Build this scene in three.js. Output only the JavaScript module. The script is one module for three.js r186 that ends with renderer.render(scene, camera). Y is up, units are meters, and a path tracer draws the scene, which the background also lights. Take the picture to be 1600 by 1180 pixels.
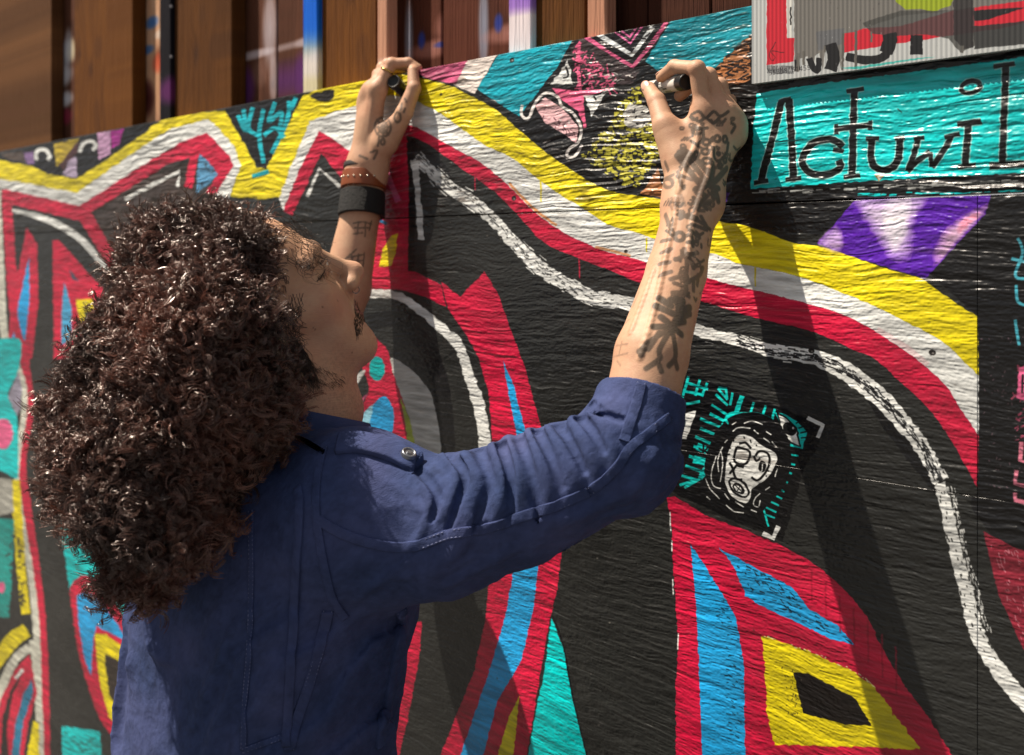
import * as THREE from 'three';
import { mergeGeometries } from 'three/addons/utils/BufferGeometryUtils.js';

// ---------------------------------------------------------------- camera, sky, sun, exposure
const FPX = 1600, CX = 800, HY = 400, CAMY = 1.58;            // focal length in photo pixels, horizon row, eye height
const scene = new THREE.Scene();
const camera = new THREE.PerspectiveCamera(2 * Math.atan(590 / FPX) * 180 / Math.PI, 1600 / 1180, 0.05, 400);
camera.position.set(0, CAMY, 0);
camera.lookAt(0, CAMY, -1);
camera.setViewOffset(1600, 1180, 0, 190, 1600, 1180);         // shifted lens: verticals stay upright, horizon above the middle
camera.focus = 1.12;
camera.userData.fStop = 5.0;
camera.updateProjectionMatrix();

const WN = [-0.698, 0, 0.716], WD = [0.716, 0, 0.698], WC = 1.0; // wall normal, wall direction, distance of the wall plane
const SUN = new THREE.Vector3(-1.35 * WD[0] + WN[0], 2.95, -1.35 * WD[2] + WN[2]).normalize();
{ // clear pale sky: brighter round the sun and towards the horizon, grey street below it
  const W = 512, H = 256, d = new Float32Array(W * H * 4);
  for (let j = 0, i = 0; j < H; j++) for (let k = 0; k < W; k++, i += 4) {
    const el = ((j + 0.5) / H - 0.5) * Math.PI, az = ((k + 0.5) / W - 0.5) * 2 * Math.PI, y = Math.sin(el), x = Math.cos(az) * Math.cos(el), z = Math.sin(az) * Math.cos(el);
    const t = Math.pow(1 - Math.max(y, 0), 2.2), c = x * SUN.x + y * SUN.y + z * SUN.z, halo = 0.5 * Math.pow(Math.max(c, 0), 14);
    const up = [0.14 + 0.135 * t + halo, 0.152 + 0.118 * t + halo * 0.96, 0.178 + 0.085 * t + halo * 0.88];
    for (let q = 0; q < 3; q++) d[i + q] = y >= 0 ? up[q] : [0.08, 0.077, 0.072][q];
    d[i + 3] = 1;
  }
  const t = new THREE.DataTexture(d, W, H, THREE.RGBAFormat, THREE.FloatType);
  t.mapping = THREE.EquirectangularReflectionMapping; t.magFilter = THREE.LinearFilter; t.needsUpdate = true;
  scene.background = t; scene.environment = t;
}

const sun = new THREE.DirectionalLight(0xfff1df, 5);
sun.name = 'sun';
sun.position.copy(SUN).multiplyScalar(12).add(new THREE.Vector3(0, CAMY, -1));
sun.target.position.set(0, CAMY, -1);
sun.castShadow = true;
sun.shadow.mapSize.set(4096, 4096);
Object.assign(sun.shadow.camera, { left: -4, right: 4, top: 4, bottom: -4, near: 1, far: 30 });
sun.shadow.radius = 1;
scene.add(sun, sun.target);

const renderer = new THREE.WebGLRenderer({ antialias: true });
renderer.setSize(1024, 755);
renderer.shadowMap.enabled = true;
renderer.toneMapping = THREE.LinearToneMapping;
renderer.toneMappingExposure = 1.75;
// ---------------------------------------------------------------- helpers
let seedState = 12345;
const rnd = () => { seedState = (seedState + 0x6d2b79f5) | 0; let t = Math.imul(seedState ^ (seedState >>> 15), 1 | seedState); t = (t + Math.imul(t ^ (t >>> 7), 61 | t)) ^ t; return ((t ^ (t >>> 14)) >>> 0) / 4294967296; };
const rr = (a, b) => a + (b - a) * rnd();
const clamp = (x, a, b) => x < a ? a : x > b ? b : x;
const lerp = (a, b, t) => a + (b - a) * t;
const sstep = (a, b, x) => { const t = clamp((x - a) / (b - a), 0, 1); return t * t * (3 - 2 * t); };
const hash3 = (x, y, z) => { let h = Math.imul(x, 374761393) ^ Math.imul(y, 668265263) ^ Math.imul(z, 1274126177); h = Math.imul(h ^ (h >>> 13), 1103515245); h ^= h >>> 16; return (h >>> 0) / 4294967296; };
function noise2(x, y, k = 0) {
  const xi = Math.floor(x), yi = Math.floor(y), fx = x - xi, fy = y - yi, u = fx * fx * (3 - 2 * fx), v = fy * fy * (3 - 2 * fy);
  const a = hash3(xi, yi, k), b = hash3(xi + 1, yi, k), c = hash3(xi, yi + 1, k), d = hash3(xi + 1, yi + 1, k);
  return a + (b - a) * u + (c - a) * v + (a - b - c + d) * u * v;
}
function noise3(x, y, z) {
  const xi = Math.floor(x), yi = Math.floor(y), zi = Math.floor(z), fx = x - xi, fy = y - yi, fz = z - zi;
  const u = fx * fx * (3 - 2 * fx), v = fy * fy * (3 - 2 * fy), w = fz * fz * (3 - 2 * fz), L = lerp;
  return L(L(L(hash3(xi, yi, zi), hash3(xi + 1, yi, zi), u), L(hash3(xi, yi + 1, zi), hash3(xi + 1, yi + 1, zi), u), v),
    L(L(hash3(xi, yi, zi + 1), hash3(xi + 1, yi, zi + 1), u), L(hash3(xi, yi + 1, zi + 1), hash3(xi + 1, yi + 1, zi + 1), u), v), w);
}
// a photo pixel and a depth in metres give a point in the world
const P = (u, v, Z) => [(u - CX) / FPX * Z, CAMY - (v - HY) / FPX * Z, -Z];
// a photo pixel on the plane parallel to the painted wall, h metres in front of it: [distance along the wall, height]
function wallAt(u, v, h = 0) {
  const a = (u - CX) / FPX, Z = (WC - h) / (-WN[0] * a + WN[2]);
  return [WD[0] * a * Z - WD[2] * Z, CAMY - (v - HY) / FPX * Z, Z];
}
const wallPoint = (s, y, h = 0) => [-WN[0] * WC + WD[0] * s + WN[0] * h, y, -WN[2] * WC + WD[2] * s + WN[2] * h];
const used = {};
const numbered = (n) => { used[n] = (used[n] ?? -1) + 1; return used[n] ? n + '_' + String(used[n]).padStart(3, '0') : n; };
function tag(o, label, category, group, kind) {
  if (label) o.userData.label = label;
  if (category) o.userData.category = category;
  if (group) o.userData.group = group;
  if (kind) o.userData.kind = kind;
  return o;
}
function part(name, geo, mat, parent, label) {
  const m = new THREE.Mesh(geo, mat);
  m.name = parent === scene ? numbered(name) : name;
  m.castShadow = m.receiveShadow = true;
  if (label) m.userData.label = label;
  parent.add(m);
  return m;
}
function base(name, [x, y, z], turn = 0) {
  const g = new THREE.Group();
  g.name = numbered(name); g.position.set(x, y, z); g.rotation.y = turn; scene.add(g);
  return g;
}
const canvas = (w, h) => { const c = document.createElement('canvas'); c.width = w; c.height = h; return c; };
function canvasTex(c, srgb = true) { const t = new THREE.CanvasTexture(c); if (srgb) t.colorSpace = THREE.SRGBColorSpace; t.magFilter = THREE.LinearFilter; return t; }
function grayTex(w, h, f) {
  const d = new Uint8Array(w * h * 4);
  for (let y = 0, i = 0; y < h; y++) for (let x = 0; x < w; x++, i += 4) { const v = clamp(f(x, y), 0, 1) * 255; d[i] = d[i + 1] = d[i + 2] = v; d[i + 3] = 255; }
  const t = new THREE.DataTexture(d, w, h); t.magFilter = THREE.LinearFilter; t.needsUpdate = true; t.wrapS = t.wrapT = THREE.RepeatWrapping;
  return t;
}
// a board with chamfered front edges, lying in x (width) and y (height), back at z0, front at z1; uv by the function uvf(x, y)
function boardGeo(x0, x1, y0, y1, z0, z1, ch, uvf) {
  const p = [], uv = [];
  const quad = (a, b, c, d) => { for (const q of [a, b, c, a, c, d]) { p.push(...q); uv.push(...uvf(q[0], q[1], q[2])); } };
  const f = [[x0 + ch, y0 + ch, z1], [x1 - ch, y0 + ch, z1], [x1 - ch, y1 - ch, z1], [x0 + ch, y1 - ch, z1]];
  const o = [[x0, y0, z1 - ch], [x1, y0, z1 - ch], [x1, y1, z1 - ch], [x0, y1, z1 - ch]];
  const b = [[x0, y0, z0], [x1, y0, z0], [x1, y1, z0], [x0, y1, z0]];
  quad(f[0], f[1], f[2], f[3]);
  for (let i = 0; i < 4; i++) { const j = (i + 1) % 4; quad(o[i], o[j], f[j], f[i]); quad(b[i], b[j], o[j], o[i]); }
  quad(b[1], b[0], b[3], b[2]);
  const g = new THREE.BufferGeometry();
  g.setAttribute('position', new THREE.Float32BufferAttribute(p, 3));
  g.setAttribute('uv', new THREE.Float32BufferAttribute(uv, 2));
  g.computeVertexNormals();
  return g;
}
function spline(pts, n = 6, closed = false) {
  const out = [], N = pts.length, at = (i) => closed ? pts[(i + N) % N] : pts[clamp(i, 0, N - 1)];
  for (let i = 0; i < (closed ? N : N - 1); i++) {
    const a = at(i - 1), b = at(i), c = at(i + 1), d = at(i + 2);
    for (let k = 0; k < n; k++) {
      const t = k / n, t2 = t * t, t3 = t2 * t;
      out.push(b.map((_, j) => 0.5 * (2 * b[j] + (c[j] - a[j]) * t + (2 * a[j] - 5 * b[j] + 4 * c[j] - d[j]) * t2 + (3 * b[j] - a[j] - 3 * c[j] + d[j]) * t3)));
    }
  }
  if (!closed) out.push(pts[N - 1]);
  return out;
}
// tube along a list of points; r may be a function of the fraction along; flat = second radius factor across
function tubeGeo(pts, r, sides = 6, closedEnds = true) {
  const pos = [], nor = [], idx = [], n = pts.length;
  let N = null; const T = new THREE.Vector3(), B = new THREE.Vector3(), V = pts.map((q) => new THREE.Vector3(...q));
  for (let i = 0; i < n; i++) {
    T.subVectors(V[Math.min(i + 1, n - 1)], V[Math.max(i - 1, 0)]).normalize();
    if (!N) { N = new THREE.Vector3(Math.abs(T.y) < 0.9 ? 0 : 1, Math.abs(T.y) < 0.9 ? 1 : 0, 0); }
    N = N.clone().addScaledVector(T, -N.dot(T)).normalize();
    B.crossVectors(T, N);
    const rad = typeof r === 'function' ? r(i / (n - 1)) : r;
    for (let k = 0; k < sides; k++) {
      const a = k / sides * 2 * Math.PI, c = Math.cos(a), s = Math.sin(a), x = N.x * c + B.x * s, y = N.y * c + B.y * s, z = N.z * c + B.z * s;
      pos.push(V[i].x + x * rad, V[i].y + y * rad, V[i].z + z * rad); nor.push(x, y, z);
    }
    if (i) for (let k = 0; k < sides; k++) { const a = (i - 1) * sides + k, b = (i - 1) * sides + (k + 1) % sides; idx.push(a, b, a + sides, b, b + sides, a + sides); }
  }
  if (closedEnds) for (const [i, flip] of [[0, 1], [n - 1, 0]]) {
    T.subVectors(V[i ? n - 1 : 0], V[i ? n - 2 : 1]).normalize();
    const c = pos.length / 3; pos.push(V[i].x, V[i].y, V[i].z); nor.push(T.x, T.y, T.z);
    for (let k = 0; k < sides; k++) { const a = i * sides + k, b = i * sides + (k + 1) % sides; flip ? idx.push(c, b, a) : idx.push(c, a, b); }
  }
  const g = new THREE.BufferGeometry();
  g.setAttribute('position', new THREE.Float32BufferAttribute(pos, 3));
  g.setAttribute('normal', new THREE.Float32BufferAttribute(nor, 3));
  g.setIndex(idx);
  return g;
}
// ---------------------------------------------------------------- the painting on the wall, in metres along the wall and up
const COL = { black: '#0e0e10', char: '#232423', white: '#cfd2d0', red: '#b5173a', yellow: '#d6c612', blue: '#1f93cf', teal: '#00b6b8', turq: '#0d93a6', pink: '#cf5a86', purple: '#4a1690', lime: '#a9b83a', brown: '#2a221d', wood: '#a06a42' };
const SHEETS = [
  { s0: -1.3, s1: 0.1, top: 0.278, bot: -1.09, W: 2048, H: 2000 },
  { s0: -3.6, s1: -1.3, top: 0.278, bot: -1.58, W: 2048, H: 1656 },
];
for (const S of SHEETS) {
  S.c = canvas(S.W, S.H); S.x = S.c.getContext('2d');
  S.map = (u, v) => { const [s, y] = wallAt(u, v); return [(s - S.s0) / (S.s1 - S.s0) * S.W, (S.top - (y - CAMY)) / (S.top - S.bot) * S.H]; };
  S.x.fillStyle = COL.char; S.x.fillRect(0, 0, S.W, S.H);
}
function rough(pts, amp, closed) {          // hand-painted edges: split into short runs and let them wander
  const out = [], N = pts.length;
  for (let i = 0; i < (closed ? N : N - 1); i++) {
    const a = pts[i], b = pts[(i + 1) % N], L = Math.hypot(b[0] - a[0], b[1] - a[1]), n = Math.max(1, Math.round(L / 4));
    for (let k = 0; k < n; k++) { const t = k / n, x = lerp(a[0], b[0], t), y = lerp(a[1], b[1], t); out.push([x + (noise2(x * 0.11, y * 0.3, 1) - 0.5) * amp * 2.4, y + (noise2(x * 0.2, y * 0.11, 2) - 0.5) * amp * 1.6]); }
  }
  if (!closed) out.push(pts[N - 1]);
  return out;
}
function fill(color, pts, { smooth = true, amp = 1.1, alpha = 1 } = {}) {
  let q = smooth ? spline(pts, 6, true) : pts;
  q = rough(q, amp, true);
  for (const S of SHEETS) {
    const x = S.x; x.globalAlpha = alpha; x.fillStyle = color; x.beginPath();
    q.forEach((p, i) => { const m = S.map(p[0], p[1]); i ? x.lineTo(...m) : x.moveTo(...m); });
    x.closePath(); x.fill(); x.globalAlpha = 1;
  }
}
function band(pts, w, { smooth = true } = {}) { // the outline of a brush stroke w pixels wide (w: number, or a list of widths)
  const q = smooth ? spline(pts, 6) : pts, L = [], R = [], n = q.length;
  q.forEach((p, i) => {
    const a = q[Math.max(0, i - 1)], b = q[Math.min(n - 1, i + 1)], d = Math.hypot(b[0] - a[0], b[1] - a[1]) || 1, nx = -(b[1] - a[1]) / d, ny = (b[0] - a[0]) / d;
    const t = i / (n - 1) * ((w.length ?? 1) - 1), k = Math.min(Math.floor(t), (w.length ?? 1) - 2), h = (w.length ? lerp(w[k], w[k + 1], t - k) : w) / 2;
    L.push([p[0] + nx * h, p[1] + ny * h]); R.push([p[0] - nx * h, p[1] - ny * h]);
  });
  return [...L, ...R.reverse()];
}
const brush = (color, pts, w, o = {}) => fill(color, band(pts, w, o), { smooth: false, amp: o.amp ?? 0.9, alpha: o.alpha ?? 1 });
const lines = (color, w, list, o) => list.forEach((l) => brush(color, l, w, { smooth: l.length > 2, amp: 0.4, ...o }));
function dry(color, pts, w, n, len = 14) {   // dry-brush scratches along a stroke
  const q = spline(pts, 12);
  for (let i = 0; i < n; i++) {
    const k = Math.floor(rnd() * (q.length - 2)), p = q[k], b = q[k + 1], d = Math.hypot(b[0] - p[0], b[1] - p[1]) || 1, tx = (b[0] - p[0]) / d, ty = (b[1] - p[1]) / d, o = (rnd() + rnd() - 1) * w, l = rr(0.3, 1) * len;
    const x = p[0] - ty * o, y = p[1] + tx * o;
    brush(color, [[x, y], [x + tx * l, y + ty * l]], rr(0.8, 2.2), { smooth: false, amp: 0.5 });
  }
}
const ellipse = (u, v, a, b, rot = 0, n = 20) => Array.from({ length: n }, (_, i) => { const t = i / n * 2 * Math.PI, x = a * Math.cos(t), y = b * Math.sin(t), c = Math.cos(rot), s = Math.sin(rot); return [u + x * c - y * s, v + x * s + y * c]; });
function scribble(color, poly, n, w, len, dir = null) {   // small marks inside a polygon
  const xs = poly.map((p) => p[0]), ys = poly.map((p) => p[1]), inside = (x, y) => { let r = false; for (let i = 0, j = poly.length - 1; i < poly.length; j = i++) { const [a, b] = poly[i], [c, d] = poly[j]; if ((b > y) !== (d > y) && x < (c - a) * (y - b) / (d - b) + a) r = !r; } return r; };
  for (let i = 0; i < n; i++) {
    const x = rr(Math.min(...xs), Math.max(...xs)), y = rr(Math.min(...ys), Math.max(...ys)); if (!inside(x, y)) continue;
    const a = dir === null ? rr(0, 6.28) : dir + rr(-0.5, 0.5), l = len * rr(0.4, 1);
    brush(color, [[x, y], [x + Math.cos(a) * l, y + Math.sin(a) * l]], w * rr(0.6, 1.2), { smooth: false, amp: 0.5 });
  }
}
{
  const { black, char, white, red, yellow, blue, teal, turq, pink, purple, lime, brown, wood } = COL;
  const flat = { smooth: false };
  // ground colours of the regions
  fill(brown, [[120, 330], [270, 255], [330, 250], [345, 300], [300, 420], [180, 420]], { ...flat, amp: 3 });
  fill('#3a2f2a', [[150, 330], [262, 268], [300, 330], [200, 400]], { amp: 4 });
  fill(black, [[1040, 300], [1180, 300], [1700, 280], [1700, 900], [1527, 800], [1527, 494], [1400, 380], [1040, 340]], flat);
  fill(black, [[1527, 480], [1750, 480], [1750, 1400], [1600, 1000], [1535, 800]], flat);
  fill(char, [[1050, 470], [1400, 600], [1527, 765], [1540, 850], [1600, 1010], [1700, 1300], [1050, 1300]], flat);
  // the long rainbow: yellow, white, red
  const yU = [[560, 118], [600, 114], [640, 118], [665, 124], [706, 135], [744, 154], [781, 176], [819, 210], [856, 240], [894, 266], [931, 289], [969, 302], [999, 306], [1036, 313], [1080, 328], [1124, 345], [1161, 352], [1199, 364], [1244, 381], [1277, 384], [1330, 400], [1382, 419], [1435, 434], [1469, 456], [1499, 477], [1527, 494]];
  const wU = [[560, 175], [600, 150], [642, 154], [665, 165], [687, 176], [725, 204], [762, 229], [800, 247], [837, 277], [875, 304], [912, 326], [950, 351], [987, 362], [1032, 375], [1080, 388], [1127, 400], [1150, 411], [1206, 422], [1262, 437], [1322, 460], [1375, 482], [1412, 501], [1469, 531], [1499, 557], [1529, 587]];
  const rU = [[560, 230], [600, 196], [635, 195], [661, 204], [687, 219], [725, 240], [762, 262], [800, 296], [834, 330], [875, 360], [912, 379], [950, 394], [987, 403], [1017, 412], [1060, 422], [1097, 432], [1150, 447], [1206, 460], [1262, 475], [1311, 490], [1349, 507], [1397, 537], [1442, 569], [1480, 606], [1499, 636], [1517, 662], [1529, 680]];
  const rL = [[590, 240], [627, 214], [657, 219], [699, 247], [725, 266], [764, 293], [805, 332], [850, 379], [906, 404], [962, 426], [996, 441], [1050, 456], [1097, 471], [1157, 490], [1206, 503], [1262, 516], [1300, 531], [1337, 548], [1367, 561], [1405, 595], [1442, 629], [1472, 666], [1495, 704], [1514, 737], [1527, 762]];
  const between = (a, b) => [...spline(a, 5), ...spline(b, 5).reverse()];
  fill(yellow, between(yU, wU), flat); fill(white, between(wU, rU), flat); fill(red, between(rU, rL), flat);
  brush('#c9702a', [[795, 286], [834, 326], [870, 352]], 4, { alpha: 0.7 }); brush('#c9702a', [[930, 386], [960, 393], [985, 400]], 4, { alpha: 0.6 }); brush('#d9b0b6', [[1370, 515], [1412, 540], [1450, 570]], 9, { alpha: 0.55 });
  // letters behind the raised hand and to the left of it
  fill(yellow, [[352, 171], [259, 184], [225, 204], [180, 240], [120, 279], [75, 272], [49, 259], [0, 250], [-60, 246], [-140, 244], [-140, 266], [-60, 272], [0, 279], [120, 301], [150, 279], [210, 238], [262, 203], [326, 186], [345, 204], [367, 231], [376, 259], [360, 307], [412, 312], [436, 308], [455, 260], [484, 190], [520, 176], [555, 165], [575, 150], [575, 120], [521, 131], [471, 150], [416, 262], [401, 262]], { ...flat, amp: 1.6 });
  fill(white, [[-140, 266], [-60, 272], [0, 279], [120, 301], [150, 279], [210, 238], [262, 203], [326, 186], [345, 204], [367, 231], [376, 259], [358, 310], [336, 306], [364, 259], [358, 244], [337, 221], [322, 208], [285, 221], [225, 257], [124, 322], [5, 295], [-60, 288], [-140, 284]], { ...flat, amp: 1.6 });
  fill(white, [[436, 308], [455, 260], [484, 190], [520, 176], [555, 165], [600, 150], [600, 230], [552, 240], [499, 204], [470, 260], [442, 330]], { ...flat, amp: 1.6 });
  fill(red, [[5, 295], [124, 322], [225, 257], [285, 221], [322, 208], [337, 221], [360, 246], [364, 259], [336, 306], [322, 300], [340, 272], [311, 240], [300, 296], [288, 292], [296, 246], [262, 257], [142, 332], [185, 405], [172, 420], [124, 345], [20, 320], [30, 420], [20, 480]], { ...flat, amp: 1.2 });
  fill('#4d83a8', [[311, 240], [326, 253], [341, 272], [326, 288], [306, 302]], flat); scribble('#2b3c4a', [[311, 245], [335, 270], [310, 298]], 26, 2, 7);
  brush(white, [[195, 312], [240, 288], [281, 268], [277, 292]], 6, flat);
  fill(red, [[442, 330], [470, 260], [499, 204], [552, 240], [570, 262], [560, 340], [532, 277], [502, 240], [457, 337]], flat);
  fill(char, [[457, 337], [502, 240], [532, 277], [545, 320], [530, 400], [450, 400]], flat);
  brush(white, [[480, 307], [499, 264], [532, 292]], 6, flat);
  fill(red, [[585, 215], [635, 205], [642, 300], [640, 420], [690, 445], [697, 480], [660, 462], [620, 452], [560, 455], [575, 300]], flat);
  fill(yellow, [[592, 418], [598, 390], [612, 368], [622, 364], [618, 395], [611, 415]], flat);
  brush(pink, [[600, 262], [610, 285], [622, 315]], 9); lines('#2f7fb8', 5, [[[594, 345], [604, 350]]]);
  brush(black, [[640, 222], [644, 300], [642, 424]], 10); brush(black, [[640, 222], [690, 262], [700, 290]], 14);
  const hook = [[650, 245], [675, 268], [698, 290], [737, 314], [775, 347], [812, 389], [850, 422], [887, 445], [925, 464], [985, 475], [1040, 492], [1090, 516], [1150, 531], [1206, 548], [1262, 557], [1300, 569], [1337, 591], [1375, 621], [1412, 662], [1442, 700], [1469, 752]];
  brush(black, [[1345, 600], [1390, 655], [1430, 710], [1466, 772]], [6, 32, 30, 8], { amp: 1.4 });
  brush(white, hook, [12, 20, 18, 21, 22, 19, 17, 22, 30, 26, 22], { amp: 2.4 });
  dry(white, hook, 15, 420, 18); dry('#17181a', hook.slice(-9), 9, 380, 12); dry('#3a3b3b', hook.slice(0, 11), 11, 160, 9);
  brush(white, [[1469, 755], [1478, 790], [1487, 834], [1506, 909], [1525, 984], [1555, 1040], [1600, 1096], [1660, 1160]], [18, 20, 24, 26], { amp: 2 });
  dry(white, [[1485, 760], [1502, 834], [1522, 909], [1545, 990]], 7, 120, 10); dry(char, [[1470, 760], [1487, 834], [1506, 909], [1525, 984], [1560, 1045]], 14, 40, 8);
  brush(white, [[648, 250], [653, 310], [658, 375]], [12, 9, 10], { amp: 1.6 });
  // arches behind the face
  brush(black, [[575, 505], [620, 500], [665, 540], [690, 610], [700, 720]], 26); 
  brush(white, [[560, 462], [590, 459], [625, 464], [670, 496], [700, 522], [719, 544], [734, 591], [749, 636], [758, 692], [765, 760]], [12, 13, 14, 15, 18, 22], { amp: 2 });
  fill(red, [[570, 520], [595, 535], [606, 550], [625, 599], [636, 655], [640, 720], [560, 760], [500, 720], [526, 677], [576, 614], [560, 560]]);
  fill(pink, [[560, 624], [576, 614], [550, 650], [520, 700], [500, 715], [515, 680]], flat);
  fill(blue, [[584, 631], [602, 619], [616, 647], [610, 685], [590, 715], [540, 715], [550, 670], [570, 645]]);
  fill('#8fc9df', [[572, 640], [584, 631], [578, 660], [562, 690], [545, 700], [552, 668]], flat);
  fill(teal, ellipse(589, 576, 12, 19)); fill(white, [[535, 616], [545, 596], [569, 578], [566, 590], [545, 614]]);
  fill(char, [[524, 690], [538, 640], [556, 606], [574, 600], [572, 615], [545, 650]], flat);
  fill('#b9bbb8', [[610, 561], [640, 576], [670, 610], [683, 655], [688, 720], [650, 740], [647, 696], [640, 655], [625, 614]]);
  fill(lime, [[625, 622], [640, 655], [648, 700], [645, 730], [630, 730], [636, 690], [632, 655]]);
  // red flame with a blue heart
  fill(red, [[690, 440], [719, 464], [757, 424], [779, 460], [797, 512], [820, 572], [842, 655], [866, 740], [880, 845], [871, 920], [860, 965], [837, 1096], [820, 1200], [680, 1200], [690, 1175], [740, 1051], [759, 965], [764, 900], [772, 780], [769, 685], [764, 617], [749, 561], [726, 520], [700, 482]], flat);
  fill(blue, [[786, 563], [794, 582], [805, 610], [816, 655], [834, 720], [846, 800], [841, 886], [834, 950], [815, 1032], [777, 1096], [750, 1200], [712, 1200], [759, 1066], [789, 965], [800, 905], [812, 800], [807, 679], [794, 610]], flat);
  fill(yellow, [[812, 1087], [800, 1200], [772, 1200], [795, 1120]], flat);
  fill(teal, [[862, 965], [879, 1010], [894, 1089], [920, 1200], [822, 1200], [837, 1110], [849, 1059]], flat);
  lines(black, 2.4, [[[863, 962], [880, 1008], [895, 1089], [918, 1185]]]);
  fill(red, [[631, 971], [659, 972], [656, 1021], [639, 1115], [620, 1200], [575, 1200], [612, 1096], [627, 1040]], flat);
  fill('#7fb4cf', [[624, 1002], [633, 1004], [634, 1030], [622, 1052]], flat); fill('#d8d06a', [[612, 1098], [600, 1108], [560, 1200], [584, 1200]], flat); fill(char, [[590, 960], [628, 965], [618, 1080], [590, 1110]], flat);
  // lower right: red hill, blue leaves, yellow frame
  fill(red, [[1041, 777], [1056, 776], [1105, 807], [1169, 830], [1221, 852], [1270, 879], [1319, 920], [1356, 965], [1379, 1014], [1412, 1070], [1450, 1119], [1500, 1200], [1560, 1300], [1056, 1300], [1056, 1179], [1056, 1077], [1060, 1002], [1052, 890], [1049, 815]], { ...flat, amp: 1.6 });
  fill(blue, [[1079, 850], [1090, 867], [1124, 920], [1150, 965], [1163, 1040], [1165, 1300], [1097, 1300], [1097, 1179], [1092, 1040], [1088, 946]], { ...flat, amp: 1.2 });
  scribble('#0d3c55', [[1082, 860], [1120, 915], [1150, 965], [1163, 1040], [1164, 1200], [1135, 1200], [1130, 1000], [1100, 900]], 260, 1.6, 8, 0.2);
  fill(blue, [[1124, 856], [1142, 867], [1187, 890], [1240, 920], [1262, 950], [1307, 976], [1336, 1008], [1300, 999], [1244, 972], [1187, 946], [1165, 931], [1150, 890]], { ...flat, amp: 2 });
  scribble('#0e2f42', [[1140, 870], [1187, 892], [1240, 922], [1262, 952], [1330, 1004], [1290, 990], [1180, 935]], 330, 1.8, 9, 0.6);
  fill(yellow, [[1191, 993], [1262, 1017], [1337, 1051], [1367, 1074], [1439, 1171], [1322, 1167], [1210, 1164], [1199, 1115]], { ...flat, amp: 2.2 });
  fill('#120d0b', [[1240, 1051], [1262, 1052], [1337, 1092], [1362, 1134], [1319, 1132], [1255, 1115]], { ...flat, amp: 1.2 });
  scribble('#3a3512', [[1222, 1040], [1242, 1052], [1256, 1116], [1230, 1124]], 46, 1.2, 5); dry('#e9e2a0', [[1191, 993], [1262, 1017], [1337, 1051], [1367, 1074]], 2, 30, 6);
  lines('#cfd2d0', 2, [[[1047, 800], [1048, 830]], [[1050, 845], [1050, 862]], [[1051, 905], [1052, 930]], [[1060, 990], [1059, 1015]]]);
  for (let i = 0; i < 7; i++) { const u = 1268 + i * 22; brush('#8d0f2a', [[u, 890 + i * 20], [u + 1, 940 + i * 24]], 3, { alpha: 0.7 }); }
  // right margin
  fill('#7d1f30', [[1536, 830], [1574, 850], [1640, 872], [1700, 900], [1700, 1120], [1640, 1080], [1600, 1016], [1560, 930]], flat); scribble('#b98089', [[1540, 836], [1600, 866], [1600, 1010]], 90, 1.2, 10, 1.1);
  fill(black, [[1528, 770], [1700, 720], [1700, 872], [1600, 860], [1556, 838], [1534, 815]]);
  lines('#c76f86', 7, [[[1596, 690], [1594, 720], [1606, 722]], [[1588, 735], [1586, 756], [1604, 760]], [[1586, 770], [1586, 782], [1604, 786]]], flat); lines('#3f9fb4', 5, [[[1590, 372], [1598, 395], [1586, 430], [1602, 436]], [[1588, 445], [1590, 470], [1604, 478]], [[1586, 500], [1592, 540]], [[1580, 404], [1604, 410]]]);
  scribble('#8a3a52', [[1585, 560], [1640, 560], [1640, 720], [1585, 700]], 60, 3, 12); scribble('#54414a', [[1535, 520], [1600, 520], [1600, 800], [1540, 760]], 70, 1.5, 5);
  fill(pink, [[1592, 575], [1606, 570], [1606, 628], [1588, 622]], flat); lines(black, 3, [[[1598, 585], [1597, 615]], [[1598, 600], [1606, 598]]]);
  // purple wedge
  fill(purple, [[1277, 380], [1337, 312], [1549, 304], [1540, 334], [1446, 436], [1322, 398]], flat);
  const soft = (color, pts, n = 9) => { const cx = pts.reduce((a, p) => a + p[0], 0) / pts.length, cy = pts.reduce((a, p) => a + p[1], 0) / pts.length; for (let k = 0; k < n; k++) { const f = lerp(1.28, 0.5, k / (n - 1)); fill(color, pts.map(([u, v]) => [cx + (u - cx) * f, cy + (v - cy) * f]), { amp: 2.5, alpha: 0.2 }); } };
  soft('#cdc4d2', [[1344, 318], [1362, 313], [1436, 310], [1422, 350], [1416, 392], [1392, 394], [1370, 362]]); soft('#d9d4da', [[1384, 330], [1418, 314], [1414, 360], [1402, 386], [1390, 374]]);
  soft('#b7a0c8', [[1284, 380], [1304, 356], [1316, 372], [1310, 392]]); soft('#cfaabf', [[1472, 372], [1500, 344], [1534, 328], [1526, 344], [1482, 392], [1466, 404]]); soft('#dc86a0', [[1502, 347], [1528, 333], [1522, 344], [1500, 362]]);
  fill('#3a0f72', [[1122, 262], [1146, 270], [1142, 300], [1126, 335], [1110, 330]], flat); fill('#8a1730', [[1136, 190], [1150, 196], [1148, 262], [1136, 262]], flat);
  // top band: teal, black, pink
  fill(black, [[775, 84], [905, 54], [1060, 24], [1172, 2], [1180, 150], [1172, 300], [1040, 300], [999, 305], [931, 289], [856, 240], [781, 176], [736, 142]], { ...flat, amp: 1.6 });
  fill('#d9cfc8', [[729, 92], [780, 80], [742, 146], [708, 133]], flat); fill(pink, [[640, 108], [731, 92], [712, 132], [666, 122]], flat);
  fill(turq, [[785, 76], [901, 50], [872, 104], [811, 182], [745, 139]], flat);
  fill(turq, [[1052, 28], [1180, -2], [1180, 48], [1112, 112], [1030, 112], [1008, 96]], flat);
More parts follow.
